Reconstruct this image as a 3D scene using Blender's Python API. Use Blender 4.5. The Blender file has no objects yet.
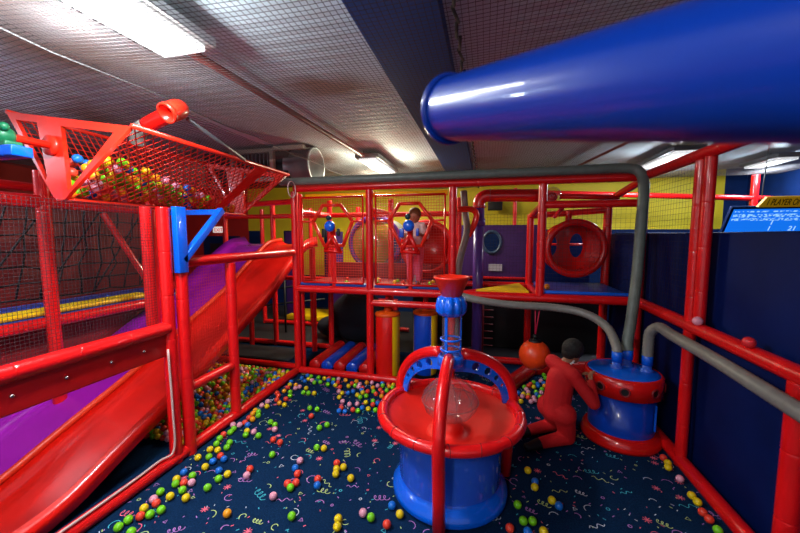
import bpy, math, random
from mathutils import Vector, Matrix
random.seed(7)
PI = math.pi
S = bpy.context.scene
COL = S.collection
# ------------------------------------------------------------------ camera
CH = 2.0
FPX = 350.0
yaw = math.atan(85 / math.hypot(FPX, 30.5)); pitch = math.atan(30.5 / FPX)
cd = bpy.data.cameras.new('camera'); cam = bpy.data.objects.new('camera', cd); COL.objects.link(cam)
cam.location = (0, 0, CH); cam.rotation_euler = (PI / 2 - pitch, 0, yaw)
cd.sensor_width = 36; cd.lens = 36 * FPX / 800; cd.clip_start = .02
cd.dof.use_dof = True; cd.dof.focus_distance = 4.2; cd.dof.aperture_fstop = 2.6
S.camera = cam
# ------------------------------------------------------------------ world, exposure
w = bpy.data.worlds.new('world'); S.world = w; w.use_nodes = True
bg = w.node_tree.nodes['Background']; bg.inputs[0].default_value = (.78, .82, 1, 1); bg.inputs[1].default_value = .42
S.view_settings.view_transform = 'Standard'; S.view_settings.look = 'None'
S.view_settings.gamma = 1; S.view_settings.use_curve_mapping = False
S.view_settings.exposure = 0.5
# power, colour of the ceiling fixtures: (x, y, z, length, width, watts, colour)
LAMPS = [
    ('near', -2.05, 1.45, 3.26, 1.35, .34, 62, (.93, .97, 1)),
    ('far', -1.9, 6.2, 3.24, 1.25, .3, 88, (1, .92, .66)),
    ('pair', 2.92, 6.85, 3.24, 1.3, .34, 42, (.86, .92, 1)),
    ('side', 4.75, 7.5, 3.24, .8, .26, 24, (.7, .85, 1)),
    ('behind', -1.2, -1.5, 3.24, 1.25, .34, 44, (1, .94, .86)),  # extra lamp added out of view behind the camera
    ('slide', -5.6, 1.3, 3.2, 1.25, .34, 60, (.7, .84, 1)),
    ('mid', -.95, 3.3, 3.26, 0, 0, 0, (1, 1, 1)),
]

# ------------------------------------------------------------------ helpers
def lin(c):
    return tuple(((v / 255) / 12.92 if v / 255 <= .04045 else ((v / 255 + .055) / 1.055) ** 2.4) for v in c) + (1,)

MATS = {}
def mat(name, rgb, rough=.4, metal=0, bump=0, bscale=60, vary=0, trans=0, emit=None, estr=0, coat=0, ior=1.45, vscale=6, alpha=1):
    m = bpy.data.materials.new(name); m.use_nodes = True; MATS[name] = m
    nt = m.node_tree; b = nt.nodes['Principled BSDF']
    c = lin(rgb)
    b.inputs['Base Color'].default_value = c; b.inputs['Roughness'].default_value = rough
    b.inputs['Metallic'].default_value = metal; b.inputs['IOR'].default_value = ior
    b.inputs['Transmission Weight'].default_value = trans; b.inputs['Coat Weight'].default_value = coat
    b.inputs['Alpha'].default_value = alpha
    if emit:
        b.inputs['Emission Color'].default_value = lin(emit); b.inputs['Emission Strength'].default_value = estr
    tc = nt.nodes.new('ShaderNodeTexCoord')
    if vary:
        n = nt.nodes.new('ShaderNodeTexNoise'); n.inputs['Scale'].default_value = vscale; n.inputs['Detail'].default_value = 4
        nt.links.new(tc.outputs['Object'], n.inputs['Vector'])
        r = nt.nodes.new('ShaderNodeMapRange'); r.inputs[1].default_value = .3; r.inputs[2].default_value = .7
        r.inputs[3].default_value = 1 - vary; r.inputs[4].default_value = 1 + vary * .4
        nt.links.new(n.outputs[0], r.inputs[0])
        h = nt.nodes.new('ShaderNodeHueSaturation'); h.inputs['Color'].default_value = c
        nt.links.new(r.outputs[0], h.inputs['Value']); nt.links.new(h.outputs[0], b.inputs['Base Color'])
    if bump:
        n = nt.nodes.new('ShaderNodeTexNoise'); n.inputs['Scale'].default_value = bscale; n.inputs['Detail'].default_value = 3
        nt.links.new(tc.outputs['Object'], n.inputs['Vector'])
        bp = nt.nodes.new('ShaderNodeBump'); bp.inputs['Strength'].default_value = bump; bp.inputs['Distance'].default_value = .01
        nt.links.new(n.outputs[0], bp.inputs['Height']); nt.links.new(bp.outputs[0], b.inputs['Normal'])
    return m

red_foam = mat('red foam', (220, 16, 18), .3, bump=.25, bscale=28, vary=.12, coat=.3)
red_pad = mat('red padded vinyl', (190, 14, 14), .38, bump=.15, bscale=20, vary=.15)
orange_red = mat('orange red plastic', (232, 42, 22), .3, coat=.2, vary=.05)
red_plastic = mat('red plastic', (214, 20, 14), .25, coat=.5, vary=.06)
red_dish = mat('red moulded dish', (226, 26, 12), .5, vary=.1)
slide_red = mat('red slide plastic', (222, 26, 16), .28, vary=.14, coat=.3, vscale=3)
slide_purple = mat('purple slide plastic', (158, 24, 172), .26, vary=.1, coat=.4, vscale=3)
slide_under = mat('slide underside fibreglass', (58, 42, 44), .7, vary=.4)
blue_plastic = mat('blue plastic', (0, 92, 220), .25, coat=.4, vary=.05)
blue_deep = mat('deep blue plastic', (0, 62, 180), .3, coat=.3, vary=.1)
blue_cannon = mat('glossy blue tube', (0, 48, 150), .3, coat=.5)
blue_pad = mat('blue vinyl', (16, 62, 150), .4, bump=.1, vary=.15)
navy_pad = mat('navy vinyl', (2, 22, 78), .6, bump=.08, bscale=12, vary=.25, vscale=2)
navy_paint = mat('navy paint', (10, 34, 78), .55, vary=.2)
yellow_pad = mat('yellow vinyl', (242, 196, 10), .4, vary=.1)
yellow_paint = mat('yellow paint', (206, 184, 22), .6, vary=.12, vscale=2)
purple_pad = mat('purple vinyl', (62, 28, 100), .4, vary=.15)
purple_pipe = mat('purple tube', (84, 60, 150), .3, coat=.3)
red_paint = mat('red paint', (176, 28, 22), .55, vary=.15, vscale=2)
dark_red = mat('dark red vinyl', (130, 18, 26), .5, vary=.25, vscale=3)
for m_ in (navy_pad, navy_paint): m_.node_tree.nodes['Principled BSDF'].inputs['Specular IOR Level'].default_value = .12
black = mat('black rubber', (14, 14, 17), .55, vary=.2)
blackrope = mat('black rope', (10, 10, 12), .8, bump=.4)
dark_mat = mat('dark floor mat', (34, 35, 42), .6, vary=.35, vscale=3)
grey_metal = mat('grey metal', (120, 122, 124), .45, metal=.7, vary=.15)
duct_metal = mat('galvanised duct', (150, 158, 160), .35, metal=.6, vary=.3, vscale=4)
white_paint = mat('white enamel', (225, 225, 222), .4)
beige = mat('beige frame paint', (176, 168, 150), .5)
netmat = mat('black netting cord', (74, 68, 68), .8)
netfine = mat('fine black netting', (40, 20, 26), .8)
rednet = mat('red netting cord', (205, 34, 24), .6)
orange = mat('orange ball skin', (232, 66, 16), .38, coat=.3, vary=.12)
cloth_red = mat('red tracksuit', (196, 12, 20), .8, bump=.4, bscale=40, vary=.15)
skin = mat('brown skin', (150, 96, 70), .5)
hair = mat('black hair', (16, 13, 13), .75, bump=.8, bscale=120)
white_cloth = mat('white shirt', (220, 206, 200), .8)
pink_cloth = mat('pink trousers', (220, 96, 130), .8)
cord = mat('white cord', (205, 170, 165), .6)
chrome = mat('bolt steel', (190, 190, 190), .25, metal=1)
green_pl = mat('green clamp plastic', (16, 104, 66), .4, vary=.1)
sign_yellow = mat('sign yellow', (224, 168, 16), .5, emit=(224, 168, 16), estr=.12)
sign_black = mat('sign lettering black', (20, 16, 10), .5)
screen_blue = mat('screen blue', (10, 90, 200), .4, emit=(18, 110, 226), estr=.75)
screen_text = mat('screen lettering', (150, 200, 240), .4, emit=(170, 215, 245), estr=.7)
exit_white = mat('sign face white', (235, 220, 215), .5, emit=(235, 220, 215), estr=.5)
exit_red = mat('sign lettering red', (200, 20, 20), .5, emit=(200, 20, 20), estr=.4)

def clear(name, tint, rough=.03, amount=.8):
    m = bpy.data.materials.new(name); m.use_nodes = True; nt = m.node_tree
    b = nt.nodes['Principled BSDF']; b.inputs['Base Color'].default_value = lin(tint); b.inputs['Roughness'].default_value = rough
    b.inputs['Coat Weight'].default_value = .6
    tr = nt.nodes.new('ShaderNodeBsdfTransparent'); tr.inputs[0].default_value = lin(tint)
    mx = nt.nodes.new('ShaderNodeMixShader'); lw = nt.nodes.new('ShaderNodeLayerWeight'); pw_ = nt.nodes.new('ShaderNodeMath'); pw_.operation = 'POWER'; pw_.inputs[1].default_value = 3; fr = nt.nodes.new('ShaderNodeMapRange'); fr.inputs[3].default_value = .05; fr.inputs[4].default_value = .6; nt.links.new(lw.outputs['Facing'], pw_.inputs[0]); nt.links.new(pw_.outputs[0], fr.inputs[0])
    gl = nt.nodes.new('ShaderNodeBsdfGlossy'); gl.inputs[1].default_value = rough
    mx2 = nt.nodes.new('ShaderNodeMixShader')
    nt.links.new(fr.outputs[0], mx.inputs[0]); nt.links.new(tr.outputs[0], mx.inputs[1]); nt.links.new(gl.outputs[0], mx.inputs[2])
    mx2.inputs[0].default_value = amount
    nt.links.new(b.outputs[0], mx2.inputs[1]); nt.links.new(mx.outputs[0], mx2.inputs[2])
    nt.links.new(mx2.outputs[0], nt.nodes['Material Output'].inputs[0])
    return m
clear_pl = clear('clear plastic', (240, 236, 236), .04, .95)
clear_hose = clear('clear ribbed hose', (175, 178, 176), .15, .3)
clear_blue = clear('blue tinted clear plastic', (60, 120, 240), .08, .5)
green_glass = clear('amber window plastic', (215, 200, 90), .08, .6)

hose_grey = mat('grey hose', (124, 122, 116), .4, vary=.15, vscale=20)
hose_dark = mat('dark green grey hose', (104, 114, 106), .45, vary=.2, vscale=12)

class MB:
    def __init__(s): s.v = []; s.f = []; s.m = []; s.sm = []
    def add(s, vs, fs, mi=0, smooth=True):
        o = len(s.v); s.v += [tuple(p) for p in vs]; s.f += [tuple(i + o for i in f) for f in fs]
        s.m += [mi] * len(fs); s.sm += [smooth] * len(fs); return s
    def box(s, a, b, mi=0, bev=0, M=None):
        x0, y0, z0 = a; x1, y1, z1 = b
        if bev <= 0:
            vs = [(x0, y0, z0), (x1, y0, z0), (x1, y1, z0), (x0, y1, z0), (x0, y0, z1), (x1, y0, z1), (x1, y1, z1), (x0, y1, z1)]
            fs = [(0, 3, 2, 1), (4, 5, 6, 7), (0, 1, 5, 4), (1, 2, 6, 5), (2, 3, 7, 6), (3, 0, 4, 7)]
        else:
            import bmesh
            bm = bmesh.new(); bmesh.ops.create_cube(bm, size=1)
            for v in bm.verts: v.co = Vector(((v.co.x + .5) * (x1 - x0) + x0, (v.co.y + .5) * (y1 - y0) + y0, (v.co.z + .5) * (z1 - z0) + z0))
            bmesh.ops.bevel(bm, geom=bm.edges[:], offset=bev, segments=3, affect='EDGES', profile=.5)
            bm.verts.index_update()
            vs = [v.co.copy() for v in bm.verts]; fs = [[v.index for v in f.verts] for f in bm.faces]; bm.free()
        if M is not None: vs = [M @ Vector(v) for v in vs]
        return s.add(vs, fs, mi, bev > 0)
    def tube(s, pts, r, seg=12, mi=0, cap=True, ribs=0):
        pts = [Vector(p) for p in pts]; n = len(pts)
        rs = r if isinstance(r, (list, tuple)) else [r] * n
        t0 = (pts[1] - pts[0]).normalized()
        a = Vector((0, 0, 1)) if abs(t0.z) < .9 else Vector((1, 0, 0))
        u = t0.cross(a).normalized()
        vs = []
        for i, p in enumerate(pts):
            t = (pts[min(i + 1, n - 1)] - pts[max(i - 1, 0)]).normalized()
            u = (u - t * u.dot(t)).normalized(); v = t.cross(u)
            for k in range(seg):
                an = 2 * PI * k / seg
                vs.append(p + (u * math.cos(an) + v * math.sin(an)) * rs[i])
        fs = [(i * seg + k, i * seg + (k + 1) % seg, (i + 1) * seg + (k + 1) % seg, (i + 1) * seg + k) for i in range(n - 1) for k in range(seg)]
        if cap: fs += [tuple(range(seg - 1, -1, -1)), tuple((n - 1) * seg + k for k in range(seg))]
        return s.add(vs, fs, mi)
    def lathe(s, prof, c=(0, 0, 0), seg=40, mi=0, axis='Z', M=None):
        vs = []; c = Vector(c)
        for r, z in prof:
            for k in range(seg):
                an = 2 * PI * k / seg; x, y = r * math.cos(an), r * math.sin(an)
                p = Vector((x, y, z)) if axis == 'Z' else (Vector((x, z, y)) if axis == 'Y' else Vector((z, x, y)))
                if M is not None: p = M @ p
                vs.append(p + c)
        n = len(prof)
        fs = [(i * seg + k, i * seg + (k + 1) % seg, (i + 1) * seg + (k + 1) % seg, (i + 1) * seg + k) for i in range(n - 1) for k in range(seg)]
        return s.add(vs, fs, mi)
    def sphere(s, c, r, seg=16, rings=10, mi=0, sc=(1, 1, 1), M=None):
        vs = [Vector((0, 0, 1))]; 
        for i in range(1, rings):
            th = PI * i / rings
            for k in range(seg):
                ph = 2 * PI * k / seg; vs.append(Vector((math.sin(th) * math.cos(ph), math.sin(th) * math.sin(ph), math.cos(th))))
        vs.append(Vector((0, 0, -1)))
        fs = [(0, 1 + k, 1 + (k + 1) % seg) for k in range(seg)]
        for i in range(rings - 2):
            fs += [(1 + i * seg + k, 1 + (i + 1) * seg + k, 1 + (i + 1) * seg + (k + 1) % seg, 1 + i * seg + (k + 1) % seg) for k in range(seg)]
        e = len(vs) - 1; b0 = 1 + (rings - 2) * seg
        fs += [(e, b0 + (k + 1) % seg, b0 + k) for k in range(seg)]
        out = []
        for v in vs:
            p = Vector((v.x * r * sc[0], v.y * r * sc[1], v.z * r * sc[2]))
            if M is not None: p = M @ p
            out.append(p + Vector(c))
        return s.add(out, fs, mi)
    def torus(s, c, R, r, seg=48, rs=12, mi=0, axis='Z', a0=0, a1=2 * PI, M=None, sc=1):
        closed = abs(a1 - a0 - 2 * PI) < 1e-6
        pts = []
        n = seg if closed else seg + 1
        vs = []
        for i in range(n):
            an = a0 + (a1 - a0) * i / seg
            for k in range(rs):
                b = 2 * PI * k / rs; q = R + r * math.cos(b); x, y, z = q * math.cos(an), q * math.sin(an) * sc, r * math.sin(b)
                p = Vector((x, y, z)) if axis == 'Z' else (Vector((x, z, y)) if axis == 'Y' else Vector((z, x, y)))
                if M is not None: p = M @ p
                vs.append(p + Vector(c))
        m = n if closed else n - 1
        fs = [(i * rs + k, ((i + 1) % n) * rs + k, ((i + 1) % n) * rs + (k + 1) % rs, i * rs + (k + 1) % rs) for i in range(m) for k in range(rs)]
        return s.add(vs, fs, mi)
    def build(s, name, mats, parent=None, loc=None):
        me = bpy.data.meshes.new(name); me.from_pydata(s.v, [], s.f)
        if not isinstance(mats, (list, tuple)): mats = [mats]
        for m in mats: me.materials.append(m)
        me.polygons.foreach_set('material_index', s.m); me.polygons.foreach_set('use_smooth', s.sm)
        me.update()
        o = bpy.data.objects.new(name, me); COL.objects.link(o)
        if parent is not None:
            o.parent = parent
            if loc is None: o.matrix_parent_inverse = Matrix.Translation(-parent.location)
        if loc is not None: o.location = loc
        return o

def tag(o, label=None, cat=None, group=None, kind=None):
    if label: o['label'] = label
    if cat: o['category'] = cat
    if group: o['group'] = group
    if kind: o['kind'] = kind
    return o
def thing(name, label, cat, loc, group=None):
    o = bpy.data.objects.new(name, None); COL.objects.link(o); o.location = loc; o.empty_display_size = .1
    return tag(o, label, cat, group)
def structure(name, mb, m): return tag(mb.build(name, m), kind='structure')

def catmull(pts, n=8):
    P = [Vector(p) for p in pts]; P = [P[0] * 2 - P[1]] + P + [P[-1] * 2 - P[-2]]; out = []
    for i in range(1, len(P) - 2):
        for k in range(n):
            t = k / n; a, b, c, d = P[i - 1:i + 3]
            out.append(.5 * ((2 * b) + (c - a) * t + (2 * a - 5 * b + 4 * c - d) * t * t + (3 * b - a - 3 * c + d) * t ** 3))
    out.append(P[-2]); return out

# camera ray helper: where a sight line meets a real plane of the room
_f = Vector((-math.sin(yaw) * math.cos(pitch), math.cos(yaw) * math.cos(pitch), -math.sin(pitch)))
_r = Vector((math.cos(yaw), math.sin(yaw), 0)); _u = _r.cross(_f)
def _ray(px, py): return _f + _r * ((px - 400) / FPX) + _u * ((266.5 - py) / FPX)
def on_z(px, py, z):
    d = _ray(px, py); return Vector((0, 0, CH)) + d * ((z - CH) / d.z)

def flat_shape(name, outline, holes, thick, M, m, parent=None, circ_holes=()):
    """a plate cut from a 2D outline with holes, real thickness"""
    cu = bpy.data.curves.new(name, 'CURVE'); cu.dimensions = '2D'; cu.fill_mode = 'BOTH'; cu.extrude = thick / 2
    for ring in [outline] + list(holes) + [[(cx + r * math.cos(a * PI / 10), cy + r * math.sin(a * PI / 10)) for a in range(20)] for cx, cy, r in circ_holes]:
        sp = cu.splines.new('POLY'); sp.points.add(len(ring) - 1)
        for q, p in zip(sp.points, ring): q.co = (p[0], p[1], 0, 1)
        sp.use_cyclic_u = True
    return from_curve(name, cu, M, m, parent)
def from_curve(name, cu, M, m, parent=None):
    t = bpy.data.objects.new('tmp', cu); COL.objects.link(t)
    dg = bpy.context.evaluated_depsgraph_get(); me = bpy.data.meshes.new_from_object(t.evaluated_get(dg))
    bpy.data.objects.remove(t)
    me.transform(M); me.materials.clear(); me.materials.append(m)
    o = bpy.data.objects.new(name, me); me.name = name; COL.objects.link(o)
    if parent is not None: o.parent = parent; o.matrix_parent_inverse = Matrix.Translation(-parent.location)
    return o
def text(name, body, size, M, m, parent, thick=.002, xs=1):
    cu = bpy.data.curves.new(name, 'FONT'); cu.body = body; cu.size = size; cu.extrude = thick
    return from_curve(name, cu, M @ Matrix.Diagonal((xs, 1, 1, 1)), m, parent)

def strands(mb, f, lines_s, lines_t, n, r):
    """net: strands along both directions of the surface f(s,t) in 0..1, each a thin real cord"""
    for i in range(lines_s + 1):
        s_ = i / lines_s; mb.tube([f(s_, k / n) for k in range(n + 1)], r, 3, cap=False)
    for j in range(lines_t + 1):
        t_ = j / lines_t; mb.tube([f(k / n, t_) for k in range(n + 1)], r, 3, cap=False)
    return mb
def flat_net(o, u, v, cell, r, mb=None, n=1):
    mb = mb or MB(); o, u, v = Vector(o), Vector(u), Vector(v)
    return strands(mb, lambda s, t: o + u * s + v * t, max(1, round(u.length / cell)), max(1, round(v.length / cell)), n, r)

# ------------------------------------------------------------------ room
XL, XR, YB, YN, ZC = -9.0, 5.35, 9.0, -4.0, 3.42
def ceiling_material():
    m = bpy.data.materials.new('corrugated ceiling'); m.use_nodes = True; nt = m.node_tree; b = nt.nodes['Principled BSDF']
    tc = nt.nodes.new('ShaderNodeTexCoord')
    n = nt.nodes.new('ShaderNodeTexNoise'); n.inputs['Scale'].default_value = .55; n.inputs['Detail'].default_value = 3
    nt.links.new(tc.outputs['Object'], n.inputs['Vector'])
    cr = nt.nodes.new('ShaderNodeValToRGB')
    cr.color_ramp.elements[0].position = .33; cr.color_ramp.elements[0].color = lin((158, 128, 112))
    cr.color_ramp.elements[1].position = .47; cr.color_ramp.elements[1].color = lin((208, 224, 232))
    nt.links.new(n.outputs[0], cr.inputs[0]); nt.links.new(cr.outputs[0], b.inputs['Base Color'])
    b.inputs['Roughness'].default_value = .7
    wv = nt.nodes.new('ShaderNodeTexWave'); wv.inputs['Scale'].default_value = 2.4; wv.bands_direction = 'Y'
    nt.links.new(tc.outputs['Object'], wv.inputs['Vector'])
    bp = nt.nodes.new('ShaderNodeBump'); bp.inputs['Strength'].default_value = .12; bp.inputs['Distance'].default_value = .03
    nt.links.new(wv.outputs['Fac'], bp.inputs['Height']); nt.links.new(bp.outputs[0], b.inputs['Normal'])
    return m
structure('floor', MB().box((XL, YN, -.2), (XR, YB, -.012)), dark_mat)
structure('ceiling', MB().box((XL, YN, ZC), (XR, YB, ZC + .2)), ceiling_material())
structure('wall_left', MB().box((XL - .2, YN, -.2), (XL, YB, ZC)), red_paint)
mb = MB().box((XL, YB, -.2), (-6.75, YB + .2, ZC), 0).box((-6.75, YB, -.2), (4.95, YB + .2, 2.15), 1)
mb.box((-6.75, YB, 2.15), (4.95, YB + .2, ZC), 2).box((4.95, YB, -.2), (XR, YB + .2, ZC), 1)
structure('wall_back', mb, [red_paint, navy_paint, yellow_paint])
mb = MB().box((XR, YN, -.2), (XR + .2, YB, ZC))
structure('wall_right', mb, navy_paint)
# yellow wall panels low behind the upper deck, between purple ones
for x0, x1 in ((-6.3, -5.6), (-5.15, -4.35), (-4.0, -3.2)):
    structure('wall_back_panel', MB().box((x0, YB - .03, .9), (x1, YB - .002, 2.149)), yellow_paint)
# door frame in the red part of the far wall
structure('door_1', MB().box((-8.3, YB - .06, -.01), (-7.05, YB - .004, 2.0), 0).box((-8.05, YB - .075, .01), (-7.3, YB - .058, 1.78), 1), [navy_paint, black])
# navy beam fixed to the ceiling
structure('trim_1', MB().box((-.8, YN, ZC - .12), (-.28, YB, ZC - .001)), mat('blue beam paint', (26, 74, 140), .6))
# carpet with confetti print
mb = MB()
mb.box((-4.4, .9, -.0119), (1.95, 5.75, 0), 0, 0)
rc = random.Random(3)
def ribbon(pts, w, mi, z):
    vs = []; n = len(pts)
    for i, p in enumerate(pts):
        a = pts[max(i - 1, 0)]; b = pts[min(i + 1, n - 1)]
        dx, dy = b[0] - a[0], b[1] - a[1]; L = math.hypot(dx, dy) or 1
        nx, ny = -dy / L * w / 2, dx / L * w / 2
        vs += [(p[0] + nx, p[1] + ny, z), (p[0] - nx, p[1] - ny, z)]
    mb.add(vs, [(2 * i, 2 * i + 1, 2 * i + 3, 2 * i + 2) for i in range(n - 1)], mi, False)
kinds = ['curl', 'curl', 'wave', 'arc', 'arc', 'star', 'dot', 'dot', 'tri', 'hook', 'hook']
gx = [(-2.5 + .165 * i, 1.2 + .165 * j) for i in range(26) for j in range(25)]
for i, (x, y) in enumerate(gx):
    x += rc.uniform(-.07, .07); y += rc.uniform(-.07, .07); a = rc.uniform(-.7, .7) + (PI / 2 if rc.random() < .25 else 0); k = rc.choice(kinds); c = rc.choice([1, 1, 2, 3, 4, 5])
    s_ = rc.uniform(.6, 1.05); pts = []
    if k == 'curl':
        for q in range(37):
            t = q / 36 * 6 * PI; pts.append((.016 * math.cos(t) + .0062 * t - .06, .026 * math.sin(t)))
    elif k == 'wave':
        for q in range(19):
            t = q / 18; pts.append((t * .16 - .08, .018 * math.sin(t * 4 * PI)))
    elif k == 'arc':
        for q in range(9):
            t = q / 8 * 2.6; pts.append((.04 * math.cos(t), .04 * math.sin(t)))
    elif k == 'hook':
        for q in range(13):
            t = q / 12 * 4.6; pts.append(((.022 + .006 * t) * math.cos(t), (.022 + .006 * t) * math.sin(t)))
    elif k == 'star':
        for q in range(4):
            b = q * PI / 4
            ribbon([(x + .03 * math.cos(b), y + .03 * math.sin(b)), (x - .03 * math.cos(b), y - .03 * math.sin(b))], .006, 5, .0012 + q * .0002)
    elif k == 'tri': pts = [(0, .02), (.02, -.012), (-.02, -.012), (0, .02)]
    else:
        for q in range(9):
            t = q / 8 * 2 * PI; pts.append((.012 * math.cos(t), .012 * math.sin(t)))
    if pts: ribbon([(x + s_ * (p[0] * math.cos(a) - p[1] * math.sin(a)), y + s_ * (p[0] * math.sin(a) + p[1] * math.cos(a))) for p in pts], .0055, c, .001)
    for _ in range(2):   # small specks
        sx, sy = x + rc.uniform(-.12, .12), y + rc.uniform(-.12, .12); ribbon([(sx, sy), (sx + rc.uniform(-.02, .02), sy + .014)], .006, rc.choice([1, 2, 3, 4, 5]), .0008)
carpet_navy = mat('navy carpet', (14, 42, 76), .95, bump=.6, bscale=300, vary=.4, vscale=90)
inks = [mat('carpet print ' + n, c, .9) for n, c in (('violet', (176, 116, 190)), ('teal', (60, 170, 190)), ('lime', (180, 200, 120)), ('grey', (190, 196, 212)), ('coral', (226, 96, 120)))]
carpet_navy.node_tree.nodes['Principled BSDF'].inputs['Specular IOR Level'].default_value = .05
structure('floor_carpet', mb, [carpet_navy] + inks)
# sprinkler pipe run under the ceiling
tag(MB().tube([(-2.3, YN + .05, 3.3), (-2.02, 3, 3.3), (-1.86, YB - .05, 3.3)], .03, 10).build('sprinkler_pipe', mat('oxide red pipe', (150, 66, 56), .5)), 'thin dull red sprinkler pipe running under the ceiling beside the near light', 'pipe')
tag(MB().tube([(2.2, 4.2, 3.34), (1.6, 8.2, 3.34)], .022, 8).tube([(1.6, 8.2, 3.34), (-1.2, 8.3, 3.34)], .02, 8).build('conduit', MATS['oxide red pipe']), 'thin brown conduit on the ceiling behind the muzzle of the blue tube', 'pipe')

# ------------------------------------------------------------------ ceiling lights
glow = mat('lamp diffuser glow', (255, 255, 255), .5, emit=(250, 252, 255), estr=1.15)
LL = {'near': 'long bright white ceiling light nearest the camera, above the ball hopper',
      'far': 'hanging bright ceiling light over the rear cage with the mounted guns',
      'pair': 'bright ceiling light beyond the vertical grey hose bend', 'side': 'small blue tinted ceiling light above the blue score screen',
      'behind': 'extra unseen ceiling light added above the near end of the room', 'slide': 'ceiling light above the climbing net and purple slide'}
for nm, x, y, z, L, W, P, c in LAMPS:
    if P == 0: continue
    t = thing('ceiling_light', LL[nm], 'ceiling light', (x, y, z), 'ceiling lights')
    MB().box((x - W / 2 - .05, y - L / 2 - .05, z + .03), (x + W / 2 + .05, y + L / 2 + .05, z + .1), bev=.01).build('housing', white_paint if nm == 'near' else grey_metal, t)
    g = MB().box((x - W / 2, y - L / 2, z - .01), (x + W / 2, y + L / 2, z + .029), bev=.006).build('diffuser', glow, t)
    if nm in ('far', 'pair'):
        MB().tube([(x - .1, y - L / 2 + .1, z + .1), (x - .1, y - L / 2 + .1, ZC)], .008, 6).tube([(x, y + L / 2 - .1, z + .1), (x, y + L / 2 - .1, ZC)], .008, 6).build('hanger', grey_metal, t)
    else:
        MB().tube([(x, y, z + .1), (x, y, ZC)], .02, 6).build('hanger', grey_metal, t)
    if nm == 'near':
        for q in range(12): MB().box((x - W / 2 - .008, y - L / 2 + .05 + q * (L - .1) / 12, z - .016), (x - W / 2 + .006, y - L / 2 + .09 + q * (L - .1) / 12 + .02, z + .02)).build('louvre_tab', black, t)
    ld = bpy.data.lights.new('lamp_light', 'AREA'); ld.shape = 'RECTANGLE'; ld.size = W; ld.size_y = L; ld.energy = P; ld.color = c
    lo = bpy.data.objects.new('lamp_light', ld); COL.objects.link(lo); lo.parent = t; lo.location = (0, 0, -.02)
    # added point light under each fixture, there to brighten the ceiling
    ld = bpy.data.lights.new('ceiling_fill', 'POINT'); ld.energy = P * 1.15; ld.color = c; ld.shadow_soft_size = .1
    lo = bpy.data.objects.new('ceiling_fill', ld); COL.objects.link(lo); lo.parent = t; lo.location = (0, 0, -.18)

# ------------------------------------------------------------------ padded pipe frames
PR = .05
def padded(p, q, r=PR, step=.36):
    """one padded pipe: foam sleeve sections with a pinched seam between them"""
    p, q = Vector(p), Vector(q); L = (q - p).length; n = max(1, round(L / step)); pts = []; rs = []
    for i in range(n):
        a = p.lerp(q, i / n); b = p.lerp(q, (i + 1) / n); d = (b - a).normalized() * .006
        pts += [a + d * .2, a + d, a + d * 1.8, a + d * 4, b - d * 4, b - d * 1.8, b - d, b - d * .2]; rs += [r * .955, r * .99, r, r, r, r, r * .99, r * .955]
    return MB().tube(pts, rs, 14)
class Frame:
    def __init__(s, name, label, cat, loc): s.t = thing(name, label, cat, loc)
    def post(s, x, y, z0, z1, r=PR, m=red_foam, name='post'): padded((x, y, z0), (x, y, z1), r).build(name, m, s.t)
    def rail(s, p, q, r=PR, m=red_foam, name='rail'): padded(p, q, r).build(name, m, s.t)

FX, FY, TOP, DK = -2.62, 4.5, 2.66, 1.25
# left cage line beside the carpet
f = Frame('slide_cage_frame', 'red padded pipe frame along the slide side of the carpet, nearest posts doubled', 'play frame', (FX, 2.45, 0))
f.post(FX, 2.40, .0, 2.24); f.post(FX + .02, 2.53, .0, 1.8, .05); f.post(FX, 3.17, 0.04, 1.72, .052)
f.post(FX - .1, 2.33, 1.25, 2.24, .04)
f.rail((FX, .3, .05), (FX, 4.42, .05), .055, name='floor_rail')
f.rail((FX, .35, 1.22), (FX, 2.38, 1.22), .055); f.rail((FX, 2.6, 1.77), (FX, 4.42, 1.77), .05)
f.rail((FX, 2.58, .61), (FX, 3.12, .61), .045)
mbp = MB().box((FX - .035, .35, .98), (FX + .01, 2.36, 1.2), bev=.012)
pb = mbp.build('padded_board', red_pad, f.t)
mbp = MB()
for y in (.9, 1.35, 1.62, 1.9, 2.15): mbp.sphere((FX + .014, y, 1.09), .012, 8, 6)
mbp.build('bolt', chrome, pb)
MB().tube(catmull([(FX + .05, 2.33, 1.05), (FX + .052, 2.34, .5), (FX + .05, 2.33, .16), (FX + .02, 2.2, .13), (FX + .03, 1.8, .12), (FX + .03, .5, .12)], 6), .009, 6).build('edge_cord', cord, f.t)
tag(flat_net((FX, .4, 1.28), (0, 1.9, 0), (0, 0, .95), .022, .0014).build('safety_net', netfine), 'fine dark safety net hanging over the padded board beside the purple slide', 'net')
tag(flat_net((FX, 2.6, .66), (0, .53, 0), (0, 0, 1.06), .03, .0014).build('safety_net', rednet), 'small fine red net between the second and third posts of the slide cage', 'net')

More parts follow.
